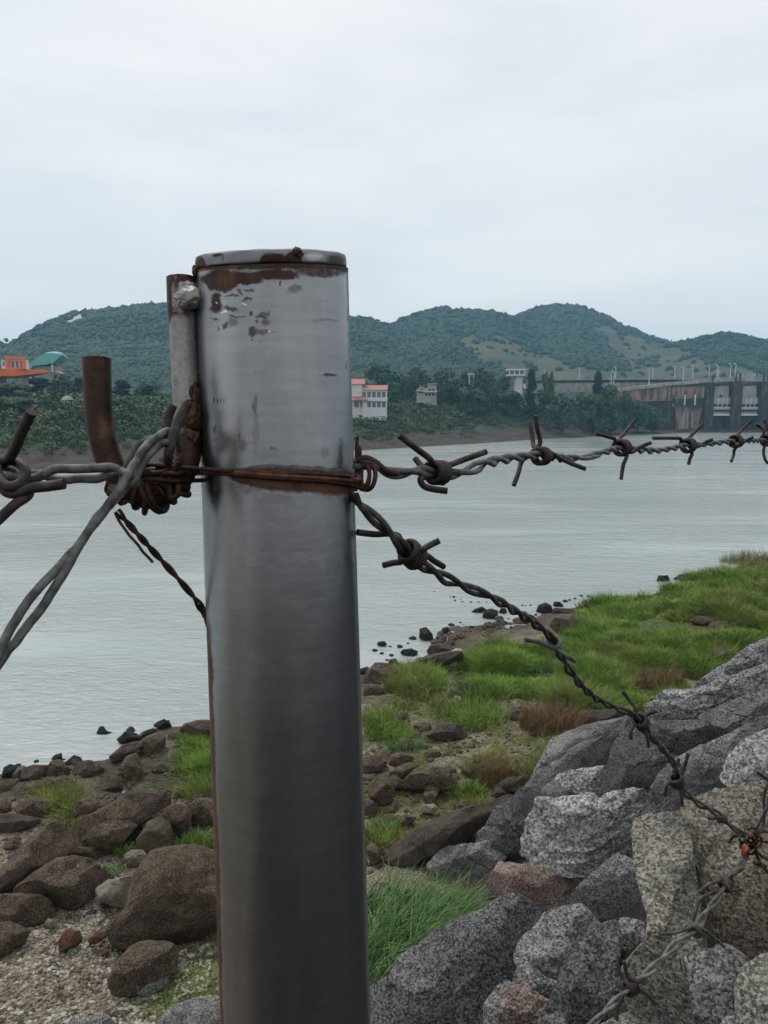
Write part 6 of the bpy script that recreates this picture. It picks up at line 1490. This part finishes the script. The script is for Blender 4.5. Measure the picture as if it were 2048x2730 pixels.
for k, (x0, x1) in enumerate([(1896, 1946), (1970, 2020), (2042, 2092)]):
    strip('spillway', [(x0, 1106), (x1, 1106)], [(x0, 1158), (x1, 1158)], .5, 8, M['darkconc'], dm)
    gt = strip('gate', [(x0 + 3, 1060), (x1 - 2, 1060)], [(x0, 1106), (x1 - 1, 1106)], -1.2, -.6, M['lampgrey'] if 0 else M['paleconc'], dm)
    strip('gate_rib', [(x0, 1086), (x1 - 1, 1086)], [(x0, 1089), (x1 - 1, 1089)], -1.8, -1.25, M['white'], dm); strip('gate_rib', [(x0, 1104), (x1 - 1, 1104)], [(x0, 1108), (x1 - 1, 1108)], -1.9, -1.25, M['white'], dm)
    strip('gate_rib', [(x0, 1093), (x1 - 1, 1093)], [(x0, 1098), (x1 - 1, 1098)], -1.5, -1.25, M['darkconc'], dm)
    for q in range(4):
        cx = x0 + 6 + q * 12; c_ = P(cx + 3, 1081, D_); yb = D_ * math.cos(PITCH) + 6
        b = MB().tube([(c_[0], yb - 1.5, c_[2]), (c_[0], yb - 1.25, c_[2])], .62, 14); b.v = [v_ - np.array(dm.location) for v_ in b.v]; b.build('drain_port', M['dark'], dm)
        strip('gate_rib', [(cx - 3, 1062), (cx - 1, 1062)], [(cx - 3, 1076), (cx - 1, 1076)], -1.5, -1.25, M['white'], dm)
    arc = [(x0 + 10, 1036), (x0 + 16, 1030), (x0 + 32, 1028), (x1 - 4, 1028)]
    strip('gate_chamber', arc, [(x0 + 4, 1060), (x0 + 16, 1060), (x0 + 32, 1060), (x1 - 3, 1060)], .0, .6, M['parapet'], dm)
    if k == 0: strip('hatch', [(1918, 1053), (1925, 1053)], [(1918, 1064), (1925, 1064)], -.2, -.05, M['dark'], dm)
strip('hoist_frame', [(1975, 994), (2030, 992)], [(1975, 1008), (2030, 1006)], 6, 7, M['grey'], dm)
for a_ in (1893, 1955, 1966, 2029, 2041): strip('hoist_post', [(a_, 996 if a_ > 1900 else 1003), (a_ + 4, 996 if a_ > 1900 else 1003)], [(a_, 1016), (a_ + 4, 1016)], -1, -.7, M['dark'], dm)
for q in range(7): strip('hoist_rail', [(1978 + q * 8, 995), (1980 + q * 8, 995)], [(1978 + q * 8, 1006), (1980 + q * 8, 1006)], 5.7, 6, M['lampgrey'], dm)
# lamp posts along the bridge and the upper road
lamp = None
K4 = .36166
for i, (cx, ct, cb, back) in enumerate([(68, 372, 432, 1), (330, 356, 445, 1), (505, 400, 470, 0), (525, 392, 490, 0), (608, 345, 430, 1), (785, 374, 475, 0), (893, 352, 432, 1), (1036, 356, 458, 0), (1062, 340, 425, 1), (1200, 334, 424, 1), (1283, 338, 450, 0),
                                         (1325, 335, 420, 1), (1383, 332, 440, 0), (1398, 336, 430, 1), (1420, 332, 440, 0)]):
    px_, yt, yb = 1448 + K4 * cx, 850 + K4 * ct, 850 + K4 * cb
    o = P(px_, yb, D_); o[1] = D_ * math.cos(PITCH) + 6 + (15 if back else 1.5)
    h = (yb - yt) * D_ / F
    lab = ['street lamp on the upper road at its far left, above the trees', 'street lamp on the upper road left of the lone dark tree', 'street lamp just right of the lone dark tree, the left one of a close pair', 'street lamp just right of the lone dark tree, the right one of a close pair',
           'street lamp on the upper road over the bridge approach, right of the lone tree', 'street lamp on the near parapet at the start of the stained bridge wall', 'street lamp on the upper road over the stained bridge wall', 'street lamp on the near parapet above the dam intake',
           'thin street lamp on the upper road just right of the one above the intake', 'street lamp on the upper road above the first dam pier', 'street lamp on the near parapet above the first gate', 'thin street lamp on the upper road above the first gate',
           'left street lamp of the cluster of three above the second pier', 'middle street lamp of the cluster of three above the second pier', 'right street lamp of the cluster of three above the second pier'][i]
    if lamp is None:
        t_ = empty('street_lamp', tuple(o), lab, 'street lamp', 'street lamps on the bridge and road'); lamp = (t_, h)
        MB().tube([(0, 0, -.6), (0, 0, h * .95)], [.20, .13], 8).build('pole', M['lampgrey'], t_)
        MB().tube([(0, 0, h * .93), (-.25, 0, h), (-.9, 0, h * 1.01)], [.10, .09, .12], 6).build('lamp_head', M['lampgrey'], t_)
    else:
        t_ = copy_tree(lamp[0], tuple(o), 0, (1, 1, h / lamp[1]), lab)
c_ = P(1556, 1010, D_); c_[1] += 15
sg = MB().tube([(0, 0, .2), (0, .1, .2)], 1.0, 8); o = sg.build('red_sign', M['redcar'], None, tuple(c_)); tag(o, 'red spot of a sign beside the upper road', 'sign')

# ------------------------------------------------------------------ trees on the far bank
pr = [build_tree('round', 1, 9, 8, 20, 120, .40, 'tree', group=None), build_tree('round', 2, 9, 8.5, 22, 110, .42, 'tree', group=None), build_tree('cone', 3, 10, 6, 20, 120, .36, 'tree_dark'), build_tree('umbrella', 4, 9, 9, 18, 120, .42, 'tree_light'), build_tree('round', 5, 8, 7, 20, 120, .40, 'tree_light')]
used = [False] * 5
TR = [  # px, base row, depth, height px, width px, kind, label
 (1010, 1050, 250, 78, 95, 0, 'broad round tree behind the white building with red roofs'),
 (1045, 1075, 232, 55, 60, 1, 'bushy tree at the right end of the white building'),
 (1075, 1060, 250, 60, 60, 0, 'dark bushy tree between the white building and the concrete houses'),
 (1110, 1040, 262, 56, 76, 1, 'rounded tree above the small concrete house'),
 (1185, 1050, 262, 66, 70, 0, 'tall dark tree just right of the taller concrete house'),
 (1205, 1080, 244, 70, 82, 1, 'large tree right of and below the concrete houses'),
 (1245, 1060, 258, 64, 70, 1, 'tree in front of the tiny white shelter'),
 (1290, 1045, 272, 60, 70, 0, 'tree under the low pale wall, left part'),
 (1260, 1100, 232, 62, 84, 0, 'dense dark tree in the middle of the bank, below the shelter'),
 (1310, 1085, 246, 50, 70, 1, 'tree in the middle of the bank, below the low pale wall'),
 (1345, 1060, 266, 56, 54, 1, 'tree covering the left foot of the tower'),
 (1360, 1095, 244, 52, 76, 0, 'tree below the tower'),
 (1418, 1058, 276, 76, 46, 2, 'very dark egg-shaped tree right beside the tower'),
 (1463, 1045, 284, 50, 34, 3, 'small umbrella-shaped tree right of the dark egg-shaped one'),
 (1450, 1095, 256, 52, 80, 1, 'dark bushy tree left of the upper road'),
 (1500, 1100, 258, 46, 84, 0, 'dark bushy tree under the upper road'),
 (1594, 1050, 288, 62, 46, 2, 'lone dark tree standing up in front of the upper road'),
 (1560, 1095, 270, 46, 70, 3, 'pale leafed tree at the foot of the lone dark tree'),
 (1625, 1092, 276, 60, 80, 1, 'bushy tree in front of the start of the bridge'),
 (1664, 1094, 284, 44, 64, 0, 'rounded tree below the left end of the stained bridge wall'),
 (1590, 1098, 272, 40, 76, 1, 'wide dark tree low on the bank under the lone tree'),
 (1122, 1068, 240, 34, 44, 4, 'small light green tree in front of the small concrete house'),
 (1168, 1066, 242, 38, 40, 1, 'small tree covering the right corner of the taller concrete house'),
 (1700, 1112, 290, 44, 76, 0, 'low bushy tree in front of the stained bridge wall'),
 (1740, 1122, 292, 34, 60, 4, 'lowest bush against the dark wall of the bridge approach'),
 (30, 1072, 186, 50, 110, 0, 'dark wide tree under the orange boat-shaped building'),
 (110, 1062, 190, 56, 100, 2, 'very dark tree below the teal roof'),
 (165, 1050, 200, 50, 70, 1, 'dark tree between the pinkish house and the rusty hook'),
 (215, 1060, 192, 56, 70, 2, 'very dark tree just left of the hook of the post bracket'),
 (330, 1066, 190, 54, 80, 2, 'very dark tree seen through the hook of the post bracket'),
 (400, 1068, 196, 50, 80, 0, 'dark tree seen just left of the welded rod'),
 (60, 1096, 176, 32, 70, 1, 'mid green tree halfway down the left bank'),
 (-10, 1110, 168, 50, 80, 0, 'tree halfway down the bank cut by the left edge'),
 (290, 1090, 176, 34, 60, 4, 'light green tree in the gap of the hook'),
 (140, 995, 226, 26, 44, 4, 'small tree at the right end of the teal roof'),
]
for i, (px_, py_, d_, hp_, wp_, k, lab) in enumerate(TR):
    gq = raycast(px_, py_, hz, 120., 420., 700)
    if gq is not None: d_ = min((gq - EYE) @ FW, d_ * (1.15 if px_ < 1480 else 1.02))
    s_ = d_ / F; o = P(px_, py_, d_)
    zg = float(hz(np.array([o[0]]), np.array([o[1]]))[0]); top = o[2] + hp_ * s_; o[2] = min(o[2], zg)
    h = top - o[2]; w = wp_ * s_
    H_ = [9, 9, 10, 9, 8][k]; W_ = [8, 8.5, 6, 9, 7][k]
    if used[k]:
        copy_tree(pr[k], tuple(o), (i * 2.4) % 6.28, (w / W_ * 1.05, w / W_ * 1.05, h / H_), lab, 'trees on the far bank')
    else:
        used[k] = True; pr[k].location = tuple(o); pr[k].scale = (w / W_ * 1.05, w / W_ * 1.05, h / H_); pr[k]['label'] = lab; pr[k]['group'] = 'trees on the far bank'
# lone trees on the skyline
for i, (px_, py_, hp_, wp_, k, lab) in enumerate([(18, 912, 10, 14, 3, 'tiny tree on the skyline at the left edge'), (292, 832, 16, 10, 3, 'thin crowned tree sticking up from the left hilltop'), (332, 832, 10, 14, 1, 'low tree on the left hilltop right of the thin one'),
                                                  (1720, 896, 10, 6, 2, 'pointed tree on the saddle of the skyline, left one'), (1744, 902, 10, 6, 2, 'pointed tree on the saddle of the skyline, middle one'), (1790, 914, 9, 7, 2, 'pointed tree on the saddle of the skyline, right one'),
                                                  (1920, 895, 9, 12, 3, 'loose crowned tree on the right hilltop'), (2003, 905, 10, 6, 2, 'pointed tree on the right hilltop near the edge')]):
    d_ = 690 if px_ < 600 else 900; s_ = d_ / F; o = P(px_, py_ + 4, d_); H_ = [9, 9, 10, 9, 8][k]; W_ = [8, 8.5, 6, 9, 7][k]
    copy_tree(pr[k], tuple(o), i, (wp_ * s_ / W_, wp_ * s_ / W_, (hp_ + 4) * s_ / H_), lab, 'trees on the skyline')
# ------------------------------------------------------------------ haze
hb = MB().box(-1300, 1300, -60, 1550, -4.5, 150)
hm = bpy.data.materials.new('haze'); hm.use_nodes = True; t = hm.node_tree; t.nodes.clear()
oo = t.nodes.new('ShaderNodeOutputMaterial'); pv = t.nodes.new('ShaderNodeVolumePrincipled')
pv.inputs['Density'].default_value = .00036; pv.inputs['Color'].default_value = (.36, .72, 1.0, 1); pv.inputs['Anisotropy'].default_value = .2
t.links.new(pv.outputs[0], oo.inputs['Volume'])
h = hb.build('haze', hm); tag(h, 'thin bluish haze over the valley', None, kind='stuff')
